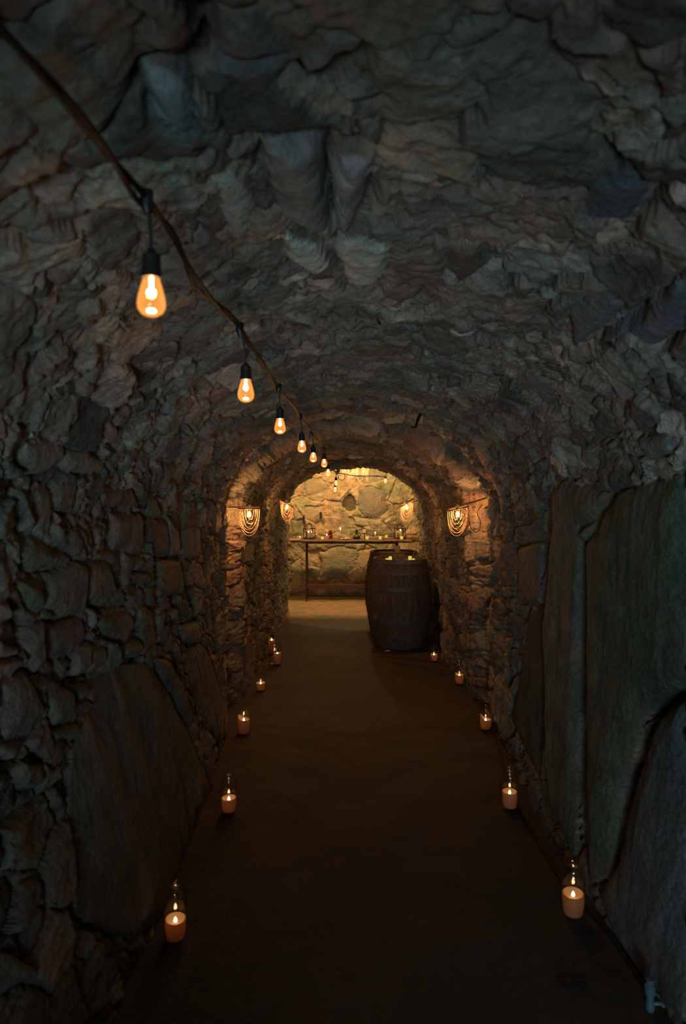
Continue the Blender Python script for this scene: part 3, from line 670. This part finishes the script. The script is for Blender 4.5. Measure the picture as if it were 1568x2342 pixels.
# ------------------------------------------------------------------ bead sconces
def sconce(px, py, D, wall_x, wall_z, roll, label, Rr=.078, depth=.205, side=1, cord=False, yaw=0.0, power=1.0):
    c = W(px, py, D)
    t = thing('bead_sconce', label, 'wall lamp', tuple(c), 'bead wall lamps in the tunnel')
    cr, srl = math.cos(roll), math.sin(roll)
    def tp(x, y, z=0):   # point on the tilted hoop; positive roll lifts the right end
        xx, yy = x*math.cos(yaw)-y*math.sin(yaw), x*math.sin(yaw)+y*math.cos(yaw)
        return Vector((xx*cr-z*srl, yy, xx*srl+z*cr))
    hp = [tp(Rr*math.cos(a), Rr*.75*math.sin(a)) for a in [2*math.pi*i/36 for i in range(36)]]
    MB().tube(hp, .0055, 8, True).build('hoop', M['sconcewood'], t)
    # plank arm running across the hoop to the wall
    wl = Vector((wall_x-c.x, .02, wall_z-c.z)); far = tp(-Rr*side*-1 if False else -Rr*(1 if wl.x > 0 else -1), 0)
    ar = MB(); dirv = (wl-far); n_ = 8; pts = [far+dirv*(i/n_) for i in range(n_+1)]
    vs = []; fs = []
    for p in pts:
        for (oy, oz) in ((-.013,.004),(.013,.004),(.013,.014),(-.013,.014)): vs.append((p.x, p.y+oy, p.z+oz))
    for i in range(n_):
        for k in range(4):
            k2 = (k+1) % 4; fs.append((i*4+k, i*4+k2, i*4+4+k2, i*4+4+k))
    fs += [(3,2,1,0), tuple(n_*4+k for k in range(4))]
    ar.add(vs, fs); ar.build('arm', M['sconcewood'], t, smooth=False)
    # nested strands of beads hanging in deep swags
    for ring, ysign in ((0, -1), (1, 1)):
        for kx in range(7 if ring == 0 else 4):
            wk = Rr*(1-.125*kx) if ring == 0 else Rr*(.92-.2*kx); dk = depth*(1-.11*kx) if ring == 0 else depth*(.9-.16*kx)
            yk = ysign*.75*math.sqrt(max(0, Rr*Rr-wk*wk))
            pl = []; NN = 200
            for i in range(NN+1):
                a = math.pi*i/NN; xx = -wk*math.cos(a); q = tp(xx, yk)
                pl.append(q+Vector((0, ysign*.006*math.sin(a)*kx*.3, -dk*math.sin(a)**.75)))
            mb = MB(); acc = 0; last = pl[0]; bd = .0074
            mb.ball(tuple(last), .0036, 7, 5)
            for q in pl[1:]:
                seg = (q-last).length
                if seg >= bd: mb.ball(tuple(q), .0036, 7, 5); last = q
            mb.build('bead_strand', M['bead'], t)
    # pale ceramic cap, socket and bulb
    cp_ = MB().lathe([(1e-4,.032),(.006,.031),(.016,.020),(.024,.012),(.024,.008),(1e-4,.008)], 24).build('lamp_cap', M['ceramic'], t)
    MB().lathe([(1e-4,.010),(.013,.010),(.013,-.016),(1e-4,-.016)], 20).build('socket', M['black'], t)
    g = MB().lathe([(.010,-.016),(.0135,-.024),(.0195,-.038),(.0215,-.050),(.0185,-.062),(.010,-.070),(1e-4,-.072)], 24).build('light_bulb', M['bulbglass'], t)
    MB().ball((0,0,-.044), .0085, 12, 8, 2.0).build('filament', M['filament'], g)
    point('sconce_light', (0, 0, -.046), SCONCE_W*power, (1.0, .45, .145), .013, t)
    if cord:
        pts = [tp(side*.06, .01, 0), Vector((side*.075, .0, -.05)), Vector((side*.10, -.01, -.15)), Vector((side*.135, -.01, -.175)), Vector((side*.165, 0, -.15)), Vector((side*.17, .01, -.09)), Vector((side*.15,.02,-.03)), Vector((side*.19,.03,.03))]
        MB().tube(catmull(pts, 6), .0028, 6).build('power_cord', M['cable'], t)
    return t
sconce(570, 1163, 5.22, -.86, W(525,1163,5.15).z, 0.0, 'lit bead-draped wall lamp nearest on the left wall, its bar level', side=-1)
sconce(1046, 1163, 5.22, 1.07, W(1103,1142,5.15).z, math.radians(13), 'lit bead-draped wall lamp nearest on the right wall, its cord looping down', side=1, cord=True)
sconce(655, 1150, 7.2, -.84, W(632,1136,7.15).z, math.radians(-32), 'smaller-looking bead wall lamp farther down the left wall, bar tilted', yaw=.25, side=-1)
sconce(930, 1150, 7.2, .94, W(945,1136,7.15).z, math.radians(32), 'smaller-looking bead wall lamp farther down the right wall, above the barrels', yaw=-.25, side=1, cord=True)

# bead chandelier hanging in the far room
ch = thing('bead_chandelier', 'bead chandelier in pale swags peeking under the far arch', 'chandelier', tuple(W(812, 1068, 10.15)))
MB().tube([(.19*math.cos(a), .19*math.sin(a), 0) for a in [2*math.pi*i/40 for i in range(40)]], .008, 8, True).build('hoop', M['sconcewood'], ch)
MB().tube([(0,0,RH-ch.location.z-.05),(0,0,.20),(0,0,.0)], .006, 8).build('stem', M['iron'], ch)
for a in range(3):
    an = a*math.pi*2/3+.3; MB().tube([(.19*math.cos(an), .19*math.sin(an), 0), (0, 0, .20)], .004, 6).build('hanging_wire', M['iron'], ch)
for k in range(8):
    a0, a1 = 2*math.pi*k/8, 2*math.pi*(k+1)/8
    for q in range(3):
        mb = MB(); last = None
        for i in range(121):
            t_ = i/120; a = a0+(a1-a0)*(.5+(t_-.5)*(1-.22*q)); zz = -(.20-.05*q)*math.sin(math.pi*t_)**.7
            p = Vector((.19*math.cos(a), .19*math.sin(a), zz))
            if last is None or (p-last).length > .0115: mb.ball(tuple(p), .0055, 7, 5); last = p
        mb.build('bead_strand', M['palebead'], ch)
MB().ball((0,0,.03), .03, 14, 10).build('light_bulb', M['filament'], ch)
point('chandelier_light', (0, 0, .03), ROOM_W*1.1, ROOMC, .04, ch)
# two caged ceiling bulbs in the room, above the tunnel lintel
for n, (x, y, z, p, lb) in enumerate([(-.75, 10.0, 2.42, 1.2, 'bare bulb hanging from the room ceiling towards the left'), (.85, 9.95, 2.42, .75, 'bare bulb hanging from the room ceiling towards the right')]):
    t = thing('pendant_bulb', lb, 'light bulb', (x, y, z), 'bare bulbs on the far room ceiling')
    MB().tube([(0,0,RH-z),(0,0,.04)], .003, 6).build('drop_cord', M['cable'], t)
    MB().lathe([(1e-4,.045),(.014,.04),(.016,0),(1e-4,0)], 16).build('socket', M['black'], t)
    MB().lathe([(.012,0),(.022,-.03),(.027,-.05),(.02,-.07),(1e-4,-.08)], 20).build('light_bulb', M['bulbglass'], t)
    point('pendant_light', (0,0,-.045), ROOM_W*p, ROOMC, .02, t)

# ------------------------------------------------------------------ barrels
def barrel(x, y, label, rot=0.0, Hb=.92, rt=.272, rb=.346):
    t = thing('wine_barrel', label, 'barrel', (x, y, .006), 'oak wine barrels against the right wall', (0, 0, rot))
    def rad(z): s = (z/Hb-.5)*2; return rt+(rb-rt)*(1-abs(s)**1.9)
    NS = 26
    body = MB(); vs = []; fs = []; per = 6; nz = 26
    for k in range(NS):
        for j in range(per):
            a = 2*math.pi*(k+j/per)/NS
            g = -.003 if j == 0 else 0.0008*math.sin(math.pi*j/per)
            for i in range(nz+1):
                z = Hb*i/nz; r = rad(z)+g+.0012*math.sin(k*7.3)
                vs.append((r*math.cos(a), r*math.sin(a), z))
    n = NS*per
    for k in range(n):
        k2 = (k+1) % n
        for i in range(nz): fs.append((k*(nz+1)+i, k2*(nz+1)+i, k2*(nz+1)+i+1, k*(nz+1)+i+1))
    body.add(vs, fs)
    body.lathe([(rt,Hb),(rt-.018,Hb-.002),(rt-.022,Hb-.03)], 60); body.lathe([(rt,0),(rt-.02,0),(rt-.022,.03),(1e-4,.03)], 60)
    body.build('staves', M['stave'], t)
    MB().lathe([(1e-4,Hb-.045),(1e-4,Hb-.025),(rt-.015,Hb-.025),(rt-.015,Hb-.045)], 60).build('barrel_head', M['stave'], t)
    for z0, z1 in ((.0,.045),(.115,.155),(.275,.318),(.602,.645),(.765,.805),(.875,.92)):
        pr = [(rad(z0)-.002,z0),(rad(z0)+.0045,z0),(rad(z1)+.0045,z1),(rad(z1)-.002,z1)]
        MB().lathe(pr, 72).build('hoop', M['hoop'], t)
    a = -2.45; r = rad(Hb*.36)
    MB().lathe([(1e-4,.0),(.03,.0),(.03,.012),(1e-4,.012)], 20).build('bung', M['sconcewood'], t)
    b = [c for c in t.children if c.name.startswith('bung')][0]; b.rotation_euler = (0, math.pi/2, a); b.location = (r*math.cos(a), r*math.sin(a), Hb*.36)
    return t
B1 = (.60, 7.42); B2 = (.605, 8.32)
barrel(*B1, 'dark oak wine barrel standing in front, nearer the camera')
barrel(*B2, 'oak wine barrel standing half hidden behind the front barrel', rot=.4)
BTOP = .926
tag(MB().lathe([(1e-4,0),(.028,0),(.030,.006),(.012,.014),(1e-4,.014)], 16, (.455, 7.11, .004)).build('pebble', M['card']), 'small pale pebble on the floor at the foot of the front barrel', 'pebble')

# ------------------------------------------------------------------ bar table
TBZ = .925
tb = thing('bar_table', 'long rough board table on thin iron legs before the back wall', 'table', (.12, 10.55, 0))
random.seed(3)
bt = MB(); xs = [-.90+i*(1.80/60) for i in range(61)]; vs = []; fs = []
for i, xx in enumerate(xs):
    yf = -.20+.012*math.sin(i*.7)+.008*math.sin(i*1.9); yb_ = .20+.01*math.sin(i*.5)
    zt = .925+.003*math.sin(i*.4)
    for (yy, zz) in ((yf+.01, zt-.045), (yf-.004, zt-.022), (yf+.012, zt), (yb_, zt), (yb_, zt-.045)): vs.append((xx, yy, zz))
for i in range(60):
    for k in range(5):
        k2 = (k+1) % 5; fs.append((i*5+k, (i+1)*5+k, (i+1)*5+k2, i*5+k2))
fs += [(4,3,2,1,0), tuple(60*5+k for k in range(5))]
bt.add(vs, fs); bt.build('tabletop', M['barwood'], tb)
MB().box(-.955,-.745,-.225,.18,.906,.9285).build('tabletop_end_board', M['rawwood'], tb, smooth=False, bevel=.004)
for x in (-.665, .69):
    for y in (-.14, .15):
        MB().box(x-.011, x+.011, y-.011, y+.011, .0, .88).build('leg', M['rust'], tb, smooth=False, bevel=.002)
MB().box(-.68, .70, -.155, -.130, .862, .882).build('top_rail', M['rust'], tb, smooth=False)
MB().box(-.68, .70, .135, .160, .862, .882).build('top_rail', M['rust'], tb, smooth=False)
MB().box(-.655, .69, -.150, -.128, .20, .255).build('foot_rail', M['barwood'], tb, smooth=False, bevel=.003)
MB().box(-.655, .69, .132, .155, .16, .19).build('foot_rail', M['barwood'], tb, smooth=False, bevel=.003)
MB().box(-.665, .69, .140, .160, .03, .05).build('foot_rail', M['rust'], tb, smooth=False, bevel=.003)
MB().box(-.675, -.655, -.14, .15, .21, .235).build('side_rail', M['rust'], tb, smooth=False)
MB().box(.68, .70, -.14, .15, .21, .235).build('side_rail', M['rust'], tb, smooth=False)

def onbar(px, y=10.50): return ((px-CX)/F*y, y, TBZ+.004)
def vot(px, label, y=10.40, r=.022, h=.045, z=None, loc=None):
    l = loc or onbar(px, y); 
    if z: l = (l[0], l[1], z)
    t = thing('led_candle', label, 'led candle', l, 'yellow battery candles')
    MB().lathe([(1e-4,0),(r,0),(r,h-.002),(r-.002,h),(r*.6,h-.004),(1e-4,h-.006)], 24).build('candle_body', M['led'], t)
    fm = MB(); teardrop(fm, (0,0,h-.006), .005, .014, 8); fm.build('led_flame', M['ledtop'], t)
    return t
vot(737, 'yellow battery candle beside the ruby glass jar on the bar table', h=.042)
vot(839, 'yellow battery candle below the small cake stand on the bar table', h=.042)
vot(869, 'yellow battery candle in front of the wide glass hurricane', h=.044)
vot(918, 'yellow battery candle in front of the right-hand lantern', h=.044)
def tumbler(px, label, r, h, y, mat='glass', cat='glass', name='glass_tumbler', loc=None, neck=None, group='clear glasses on the bar table'):
    l = loc or onbar(px, y); t = thing(name, label, cat, l, group)
    if neck: op = [(1e-4,0),(r,0),(r,h*.55),(r*neck,h*.78),(r*neck,h*.95),(r*neck*1.1,h)]
    else: op = [(1e-4,0),(r*.9,0),(r,h*.15),(r,h)]
    ip = [(max(1e-4,a-.0025), max(z,.004)) for a, z in reversed(op)]
    MB().lathe(op+ip, 28).build('glass_wall', M[mat], t)
    return t
def pillar(loc, r, h, label, lit=True, power=.25, mat='whitewax', group='pillar candles at the bar'):
    t = thing('pillar_candle', label, 'candle', loc, group)
    MB().lathe([(1e-4,0),(r,0),(r,h),(r-.004,h+.001),(r*.5,h-.004),(1e-4,h-.005)], 24).build('wax', M[mat], t)
    MB().tube([(0,0,h-.006),(0,0,h+.006)], .001, 6).build('wick', M['wick'], t)
    if lit:
        fm = MB(); teardrop(fm, (0,0,h+.003), .006, .024); fm.build('flame', M['flame'], t)
        point('candle_light', (0,0,h+.014), CANDLE_W*power*4, WARM, .005, t)
    return t
# lanterns
def lantern(px, y, label, hw_, hbody, hroof, sides, seed=0):
    l = onbar(px, y); t = thing('lantern', label, 'lantern', l, 'black metal lanterns on the bar table')
    pts = [(hw_*math.cos(2*math.pi*i/sides+math.pi/sides), hw_*math.sin(2*math.pi*i/sides+math.pi/sides)) for i in range(sides)]
    b = MB(); b.lathe([(1e-4,0),(hw_*1.05,0),(hw_*1.05,.014),(1e-4,.014)], sides); b.build('base', M['iron'], t, smooth=False)
    b = t.children[-1] if t.children else None
    for i in range(sides):
        a = 2*math.pi*i/sides; MB().tube([(hw_*math.cos(a), hw_*math.sin(a), .012), (hw_*math.cos(a), hw_*math.sin(a), hbody)], .0045, 6).build('post', M['iron'], t)
    rg_ = MB(); rg_.tube([(hw_*math.cos(2*math.pi*i/sides), hw_*math.sin(2*math.pi*i/sides), hbody) for i in range(sides)], .006, 6, True); rg_.build('top_ring', M['iron'], t)
    rf = MB()
    for i in range(sides):
        a = 2*math.pi*i/sides
        rf.tube([(hw_*math.cos(a), hw_*math.sin(a), hbody), (hw_*.72*math.cos(a), hw_*.72*math.sin(a), hbody+hroof*.55), (.008*math.cos(a), .008*math.sin(a), hbody+hroof*.92)], .0042, 6)
    rf.lathe([(hw_*.42,hbody+hroof*.70),(hw_*.30,hbody+hroof*.85),(.006,hbody+hroof*.98),(1e-4,hbody+hroof)], sides); rf.build('roof', M['iron'], t)
    MB().tube([(.022*math.cos(a), 0, hbody+hroof+.014+.016*math.sin(a)) for a in [2*math.pi*i/16 for i in range(16)]], .0022, 6, True).build('ring_handle', M['iron'], t)
    for i in range(sides):
        a0 = 2*math.pi*i/sides; a1 = 2*math.pi*(i+1)/sides
        p = [(hw_*.97*math.cos(a0), hw_*.97*math.sin(a0)), (hw_*.97*math.cos(a1), hw_*.97*math.sin(a1))]; q = [(x*.975, y_*.975) for x, y_ in p]
        m = MB(); vs = [(*p[0],.014),(*p[1],.014),(*p[1],hbody),(*p[0],hbody),(*q[0],.014),(*q[1],.014),(*q[1],hbody),(*q[0],hbody)]
        m.add(vs, [(0,1,2,3),(7,6,5,4),(0,4,5,1),(3,2,6,7)]); m.build('pane', M['glass'], t, smooth=False)
    return t, l
L1, l1 = lantern(707, 10.56, 'black arched lantern filled with pink flowers, left end of the bar table', .088, .150, .085, 6)
L2, l2 = lantern(914, 10.58, 'black square-shouldered lantern with two candles, right end of the bar table', .085, .150, .075, 6)
pillar((l1[0]-.012, l1[1]-.02, l1[2]+.015), .020, .075, 'lit candle on the left inside the flower lantern')
pillar((l1[0]+.035, l1[1]-.005, l1[2]+.015), .018, .072, 'lit candle on the right inside the flower lantern', power=.15)
pillar((l2[0]-.038, l2[1]-.01, l2[2]+.015), .020, .080, 'shorter lit candle inside the right-hand lantern')
pillar((l2[0]+.012, l2[1], l2[2]+.015), .021, .100, 'taller lit candle inside the right-hand lantern', power=.15)
fl = thing('flower_bunch', 'bunch of pink flowers packed inside the left-hand lantern', 'flowers', (l1[0], l1[1]-.004, l1[2]+.016))
random.seed(11)
for k in range(9):
    bx_, by_, bz_ = random.uniform(-.05,.05), random.uniform(-.04,.03), random.uniform(.098,.142)
    mb = MB()
    for q in range(7):
        a = q*2*math.pi/7; mb.ball((bx_+.009*math.cos(a), by_+.009*math.sin(a), bz_+.002*math.sin(q*2.1)), .008, 7, 5, .7)
    mb.ball((bx_,by_,bz_+.004), .008, 7, 5); mb.build('blossom', M['pink'], fl)
sm = MB()
for k in range(7): a = k*.9; sm.tube([(.01*math.cos(a),.01*math.sin(a),0),(.03*math.cos(a),.02*math.sin(a),.09)], .0016, 5)
sm.build('stem', M['leaf'], fl)
# left-end jars with greenery
random.seed(5)
for k, (px, yy, lb) in enumerate([(662, 10.62, 'green plant in a glass jar, leftmost on the bar table'), (668, 10.55, 'green plant in a glass jar, second from the left end of the bar table'), (675, 10.50, 'green plant in a glass jar next to the pink tealight')]):
    t = thing('plant_jar', lb, 'plant', onbar(px, yy), 'plants in glass jars on the bar table')
    MB().lathe([(1e-4,0),(.024,0),(.026,.045),(.020,.055),(.018,.053),(.023,.043),(.021,.004),(1e-4,.004)], 20).build('glass_jar', M['glass'], t)
    mb = MB()
    for q in range(34):
        a = random.uniform(0, 6.28); r = random.uniform(0, .03); z = random.uniform(.012, .088); s_ = random.uniform(.006, .012)
        if z < .05: r *= .5
        cx_, cy_ = r*math.cos(a), r*math.sin(a); b_ = random.uniform(0, 6.28)
        mb.add([(cx_,cy_,z),(cx_+s_*math.cos(b_),cy_+s_*math.sin(b_),z+.004),(cx_+1.6*s_*math.cos(b_+.3),cy_+1.6*s_*math.sin(b_+.3),z+.01),(cx_+s_*math.cos(b_+.7),cy_+s_*math.sin(b_+.7),z+.007),(cx_+.8*s_*math.cos(b_+.3),cy_+.8*s_*math.sin(b_+.3),z+.001)], [(0,1,2,3),(0,4,2,1),(0,3,2,4)])
    for q in range(5): a = q*1.3; mb.tube([(0,0,.006),(.012*math.cos(a),.012*math.sin(a),.045),(.024*math.cos(a),.024*math.sin(a),.08)], .0012, 5)
    mb.build('foliage', M['leaf'], t)
def teacup(px, label, y=10.42):
    t = tumbler(px, label, .021, .055, y, name='tealight_glass', cat='candle holder', group=None)
    MB().lathe([(1e-4,.005),(.017,.005),(.017,.024),(1e-4,.022)], 20).build('wax', M['pink'], t)
    fm = MB(); teardrop(fm, (0,0,.024), .0045, .020); fm.build('flame', M['flame'], t); point('candle_light', (0,0,.034), CANDLE_W*.35, WARM, .004, t)
teacup(686, 'pink tealight in a small clear glass, left of the flower lantern')
tumbler(707, 'small round clear vase in front of the flower lantern', .022, .062, 10.40, name='bud_vase', cat='vase', neck=.6, group=None)
t = tumbler(747, 'straight glass with a cream candle left of the ruby jar', .030, .115, 10.44, name='candle_glass', cat='candle holder', group=None)
MB().lathe([(1e-4,.005),(.0265,.005),(.0265,.052),(1e-4,.048)], 20).build('wax', M['whitewax'], t); 
fm = MB(); teardrop(fm, (0,0,.055), .006, .024); fm.build('flame', M['flame'], t); point('candle_light', (0,0,.068), CANDLE_W*.5, WARM, .004, t)
tumbler(755, 'dark ruby glass jar behind the cream candle glass', .036, .125, 10.56, mat='redglass', name='ruby_jar', cat='jar', neck=.7, group=None)
# flame on a tall glass candlestick
t = thing('candlestick', 'slim glass candlestick with the highest bright flame on the bar table', 'candlestick', onbar(778, 10.50))
MB().lathe([(1e-4,0),(.022,0),(.020,.006),(.006,.014),(.010,.022),(.005,.032),(.004,.085),(.009,.094),(.007,.100),(1e-4,.098)], 20).build('stand', M['glass'], t)
MB().lathe([(1e-4,.098),(.005,.098),(.0045,.135),(1e-4,.136)], 14).build('taper', M['whitewax'], t)
fm = MB(); teardrop(fm, (0,0,.138), .008, .034); fm.build('flame', M['flame'], t); point('candle_light', (0,0,.155), CANDLE_W*1.5, WARM, .005, t)
# plate with nibbles
t = thing('plate', 'flat pale plate lying on the bar table right of the candlestick', 'plate', onbar(789, 10.44))
MB().lathe([(1e-4,0),(.06,0),(.075,.007),(.073,.009),(.058,.004),(1e-4,.004)], 32).build('dish', M['white'], t)
for k, (dx_, dy_, r) in enumerate([(-.02,0,.010),(.015,.012,.012),(.035,-.01,.009)]):
    tag(MB().ball((t.location.x+dx_, t.location.y+dy_, t.location.z+.004+r*.8), r, 10, 7, .8).build('nut', M['sconcewood'] if k != 1 else M['ceramic']), ['brown nut at the left of the pale plate', 'pale nut in the middle of the plate', 'brown nut at the right of the pale plate'][k], 'nut', 'nuts on the plate')
tumbler(804, 'tall clear glass tumbler left of the black kettle', .026, .125, 10.48, name='tall_glass', cat='glass', group=None)
# black kettle with round handle
t = thing('kettle', 'squat black kettle with a round side handle, middle of the bar table', 'kettle', onbar(815, 10.50))
MB().lathe([(1e-4,0),(.050,0),(.056,.012),(.050,.040),(.026,.058),(.017,.075),(.014,.120),(.018,.135),(.016,.137),(1e-4,.137)], 28).build('body', M['kettle'], t)
MB().tube([(.034+.026*math.cos(a), -.005, .058+.030*math.sin(a)) for a in [-1.9+i*3.9/14 for i in range(15)]], .005, 8).build('handle', M['kettle'], t)
tag(MB().box(*(lambda l: (l[0]-.022, l[0]+.022, l[1]-.006, l[1]+.012, l[2], l[2]+.058))(onbar(829, 10.44))).build('small_card', M['card'], smooth=False, bevel=.002), 'small brown-grey card propped right of the black kettle', 'card')
t = thing('cake_stand', 'small dark cake stand behind the middle battery candle', 'stand', onbar(833, 10.56))
MB().lathe([(1e-4,0),(.028,0),(.024,.006),(.007,.012),(.007,.070),(.040,.078),(.042,.084),(1e-4,.084)], 24).build('stand', M['iron'], t)
l = onbar(833, 10.56); pillar((l[0], l[1], l[2]+.085), .024, .052, 'unlit white pillar candle on the small cake stand', lit=False)
t = tumbler(858, 'wide clear glass hurricane right of the cake stand', .038, .120, 10.52, name='hurricane_glass', cat='candle holder', group=None)
pillar((onbar(858,10.52)[0]-.004, 10.52, TBZ+.009), .008, .070, 'thin lit candle inside the wide glass hurricane', power=.4)
tumbler(872, 'tall clear glass behind the wide hurricane glass', .026, .115, 10.60, name='tall_glass', cat='glass', group=None)
t = thing('led_candle', 'yellow battery candle raised in a glass, right of the hurricane', 'led candle', onbar(883, 10.46), 'yellow battery candles')
MB().lathe([(1e-4,.018),(.021,.018),(.021,.060),(1e-4,.058)], 20).build('candle_body', M['led'], t)
MB().lathe([(1e-4,0),(.024,0),(.026,.02),(.026,.07),(.024,.07),(.024,.016),(1e-4,.014)], 24).build('glass_cup', M['glass'], t)
tumbler(894, 'narrow flared clear glass just left of the right-hand lantern', .018, .085, 10.44, name='narrow_glass', cat='glass', group=None)

# ------------------------------------------------------------------ things on the barrels
BF = B1[1]-.22
def onb(px, y): return ((px-CX)/F*y, y, BTOP)
HEADZ = .006+.92-.025
l = ((885-CX)/F*7.24, 7.24, HEADZ)
vot(0, 'low yellow battery candle at the left on the front barrel', loc=l, r=.016, h=.034)
l = ((892-CX)/F*7.27, 7.27, HEADZ)
vot(0, 'taller yellow battery candle touching the low one on the front barrel', loc=l, r=.017, h=.050)
l = ((937-CX)/F*7.24, 7.24, HEADZ)
vot(0, 'taller yellow battery candle at the right on the front barrel', loc=l, r=.018, h=.056)
l = ((945-CX)/F*7.21, 7.21, HEADZ)
vot(0, 'low yellow battery candle rightmost on the front barrel', loc=l, r=.015, h=.034)
def boxthing(px, y, wpx, h, z, label, cat='box', name='small_box', mat='darkbox', dep=.03):
    x = (px-CX)/F*y; hw2 = wpx/F*y/2
    return tag(MB().box(x-hw2, x+hw2, y-dep/2, y+dep/2, z, z+h).build(name, M[mat], smooth=False, bevel=.002), label, cat)
boxthing(901, 7.40, 8, .064, HEADZ, 'narrow dark grey box on the front barrel')
boxthing(917, 7.40, 14, .064, HEADZ, 'wide dark grey box on the front barrel')
H2Z = .006+.92-.025
boxthing(909, 8.12, 12, .100, H2Z, 'grey-brown square card standing on the rear barrel', cat='card', name='menu_card', mat='card', dep=.012)
tumbler(0, 'small clear glass left of the square card on the rear barrel', .022, .110, 8.2, loc=((902-CX)/F*8.34, 8.34, H2Z), neck=.55, name='small_bottle', cat='bottle', group=None)
t = thing('glass_globe', 'round clear glass globe at the right side of the front barrel', 'glass globe', ((953-CX)/F*7.44, 7.44, HEADZ))
MB().lathe([(1e-4,0),(.022,0),(.042,.018),(.050,.042),(.042,.068),(.022,.082),(.020,.088),(.018,.082),(.040,.066),(.047,.042),(.040,.02),(.02,.004),(1e-4,.004)], 28).build('bowl', M['glass'], t)
t = tumbler(0, 'clear stemmed glass behind the round glass globe on the rear barrel', .026, .130, 8.2, loc=((938-CX)/F*8.28, 8.28, H2Z), neck=1.2, name='tall_glass', cat='glass', group=None)

# black hooks on the back wall
for px, py, hh, lb in [(694, 1188, .115, 'lower black iron peg on the back wall, above the left-hand lantern'), (733, 1179, .105, 'upper black iron peg on the back wall, right of the lower one')]:
    c = W(px, py, BD-.10); t = thing('iron_peg', lb, 'peg', tuple(c), 'black iron pegs on the back wall')
    MB().box(-.016, .016, -.02, .12, -hh/2, hh/2).build('plate', M['black'], t, smooth=False, bevel=.003)
# iron hook and fine wire on the ceiling before the first arch
c = W(951, 970, 4.55); t = thing('ceiling_hook', 'dark iron spike bent out of the ceiling right of the first arch crown', 'hook', tuple(c))
MB().tube([(.03,0,.07),(.012,0,.03),(-.004,-.005,-.02),(-.02,-.01,-.025),(-.035,-.01,-.012)], [.010,.010,.009,.007,.005], 8).build('hook', M['iron'], t)
wr = [W(758,975,4.85), W(775,971,4.86), W(800,966,4.87), W(825,974,4.87), W(850,982,4.86), W(880,992,4.85)]
t = thing('fairy_wire', 'thin silver wire strung across the crown of the first arch', 'wire', (0,0,0))
MB().tube(catmull([p+Vector((0,-.06,0)) for p in wr], 6), .0013, 6).build('wire', M['silver'], t)
MB().ball(tuple(W(758,975,4.79)), .008, 10, 8).build('clip', M['pale'], t)
# the dark clamp where the cable crosses the second arch
c = W(766, 1070, 6.9)+Vector((.01, .05, .03)); t = thing('cable_clamp', 'black clamp holding the cable under the second arch crown', 'clamp', tuple(c))
MB().box(-.06, .08, -.012, .012, .0, .016).build('bar', M['black'], t, smooth=False, bevel=.003)
MB().box(-.045, -.025, -.012, .012, -.05, .0).build('jaw', M['black'], t, smooth=False, bevel=.003)
MB().box(.005, .035, -.015, .015, -.075, .0).build('jaw', M['black'], t, smooth=False, bevel=.003)

# ------------------------------------------------------------------ cords and litter on the floor
def fp(px, py, z=.01): D = CH*F/(py-HY); return Vector(((px-CX)/F*D, D, z))
cp = [fp(*p) for p in [(1068,1562),(1092,1596),(1128,1682),(1150,1760),(1190,1862),(1222,1920),(1262,1985),(1300,2040),(1345,2086),(1400,2150),(1448,2225),(1482,2272)]]
cd = thing('floor_cord', 'dark power cord running along the foot of the right wall', 'cord', tuple(cp[0]))
MB().tube([p-cp[0] for p in catmull(cp, 8)], .0055, 8).build('cord', M['cable'], cd)
l = fp(1486, 2318, .0)
cn = thing('hose_nozzle', 'small pale blue plastic nozzle at the foot of the right wall, bottom corner', 'nozzle', (l.x, l.y, .008))
MB().lathe([(1e-4,0),(.010,0),(.014,.010),(.014,.020),(.011,.026),(.011,.050),(.016,.054),(.016,.078),(.011,.082),(.012,.098),(1e-4,.100)], 20).build('body', M['pale'], cn)
MB().tube([(.01,0,.022),(.03,-.004,.026),(.040,-.006,.018)], .006, 8).build('lever', M['pale'], cn)
for (px, py, a, lb) in [(1287, 2240, .2, 'dark dead leaf, left one of two on the floor below the nearest right candle'), (1322, 2241, -.2, 'dark dead leaf, right one of two on the floor below the nearest right candle')]:
    p = fp(px, py, .008); vs = []; n_ = 14
    top = []; bot = []
    for i in range(n_+1):
        s_ = i/n_*2-1; wv = .016*(1-s_*s_)**.6
        top.append(((s_*.026), wv)); bot.append(((s_*.026), -wv))
    ring = top+bot[::-1][1:-1]; m = MB(); k_ = len(ring)
    vs = [(x, y, .004+.004*math.sin(x*90)+.10*abs(y)) for x, y in ring]+[(x, y, .002+.004*math.sin(x*90)+.10*abs(y)) for x, y in ring]+[(0,0,.006),(0,0,.003)]
    fs = [(i, (i+1) % k_, 2*k_) for i in range(k_)]+[(k_+(i+1) % k_, k_+i, 2*k_+1) for i in range(k_)]+[(i, i+k_, (i+1) % k_+k_, (i+1) % k_) for i in range(k_)]
    m.add(vs, fs); o = m.build('dead_leaf', M['deadleaf']); o.location = p; o.rotation_euler = (0, 0, a); tag(o, lb, 'leaf', 'dead leaves on the floor')
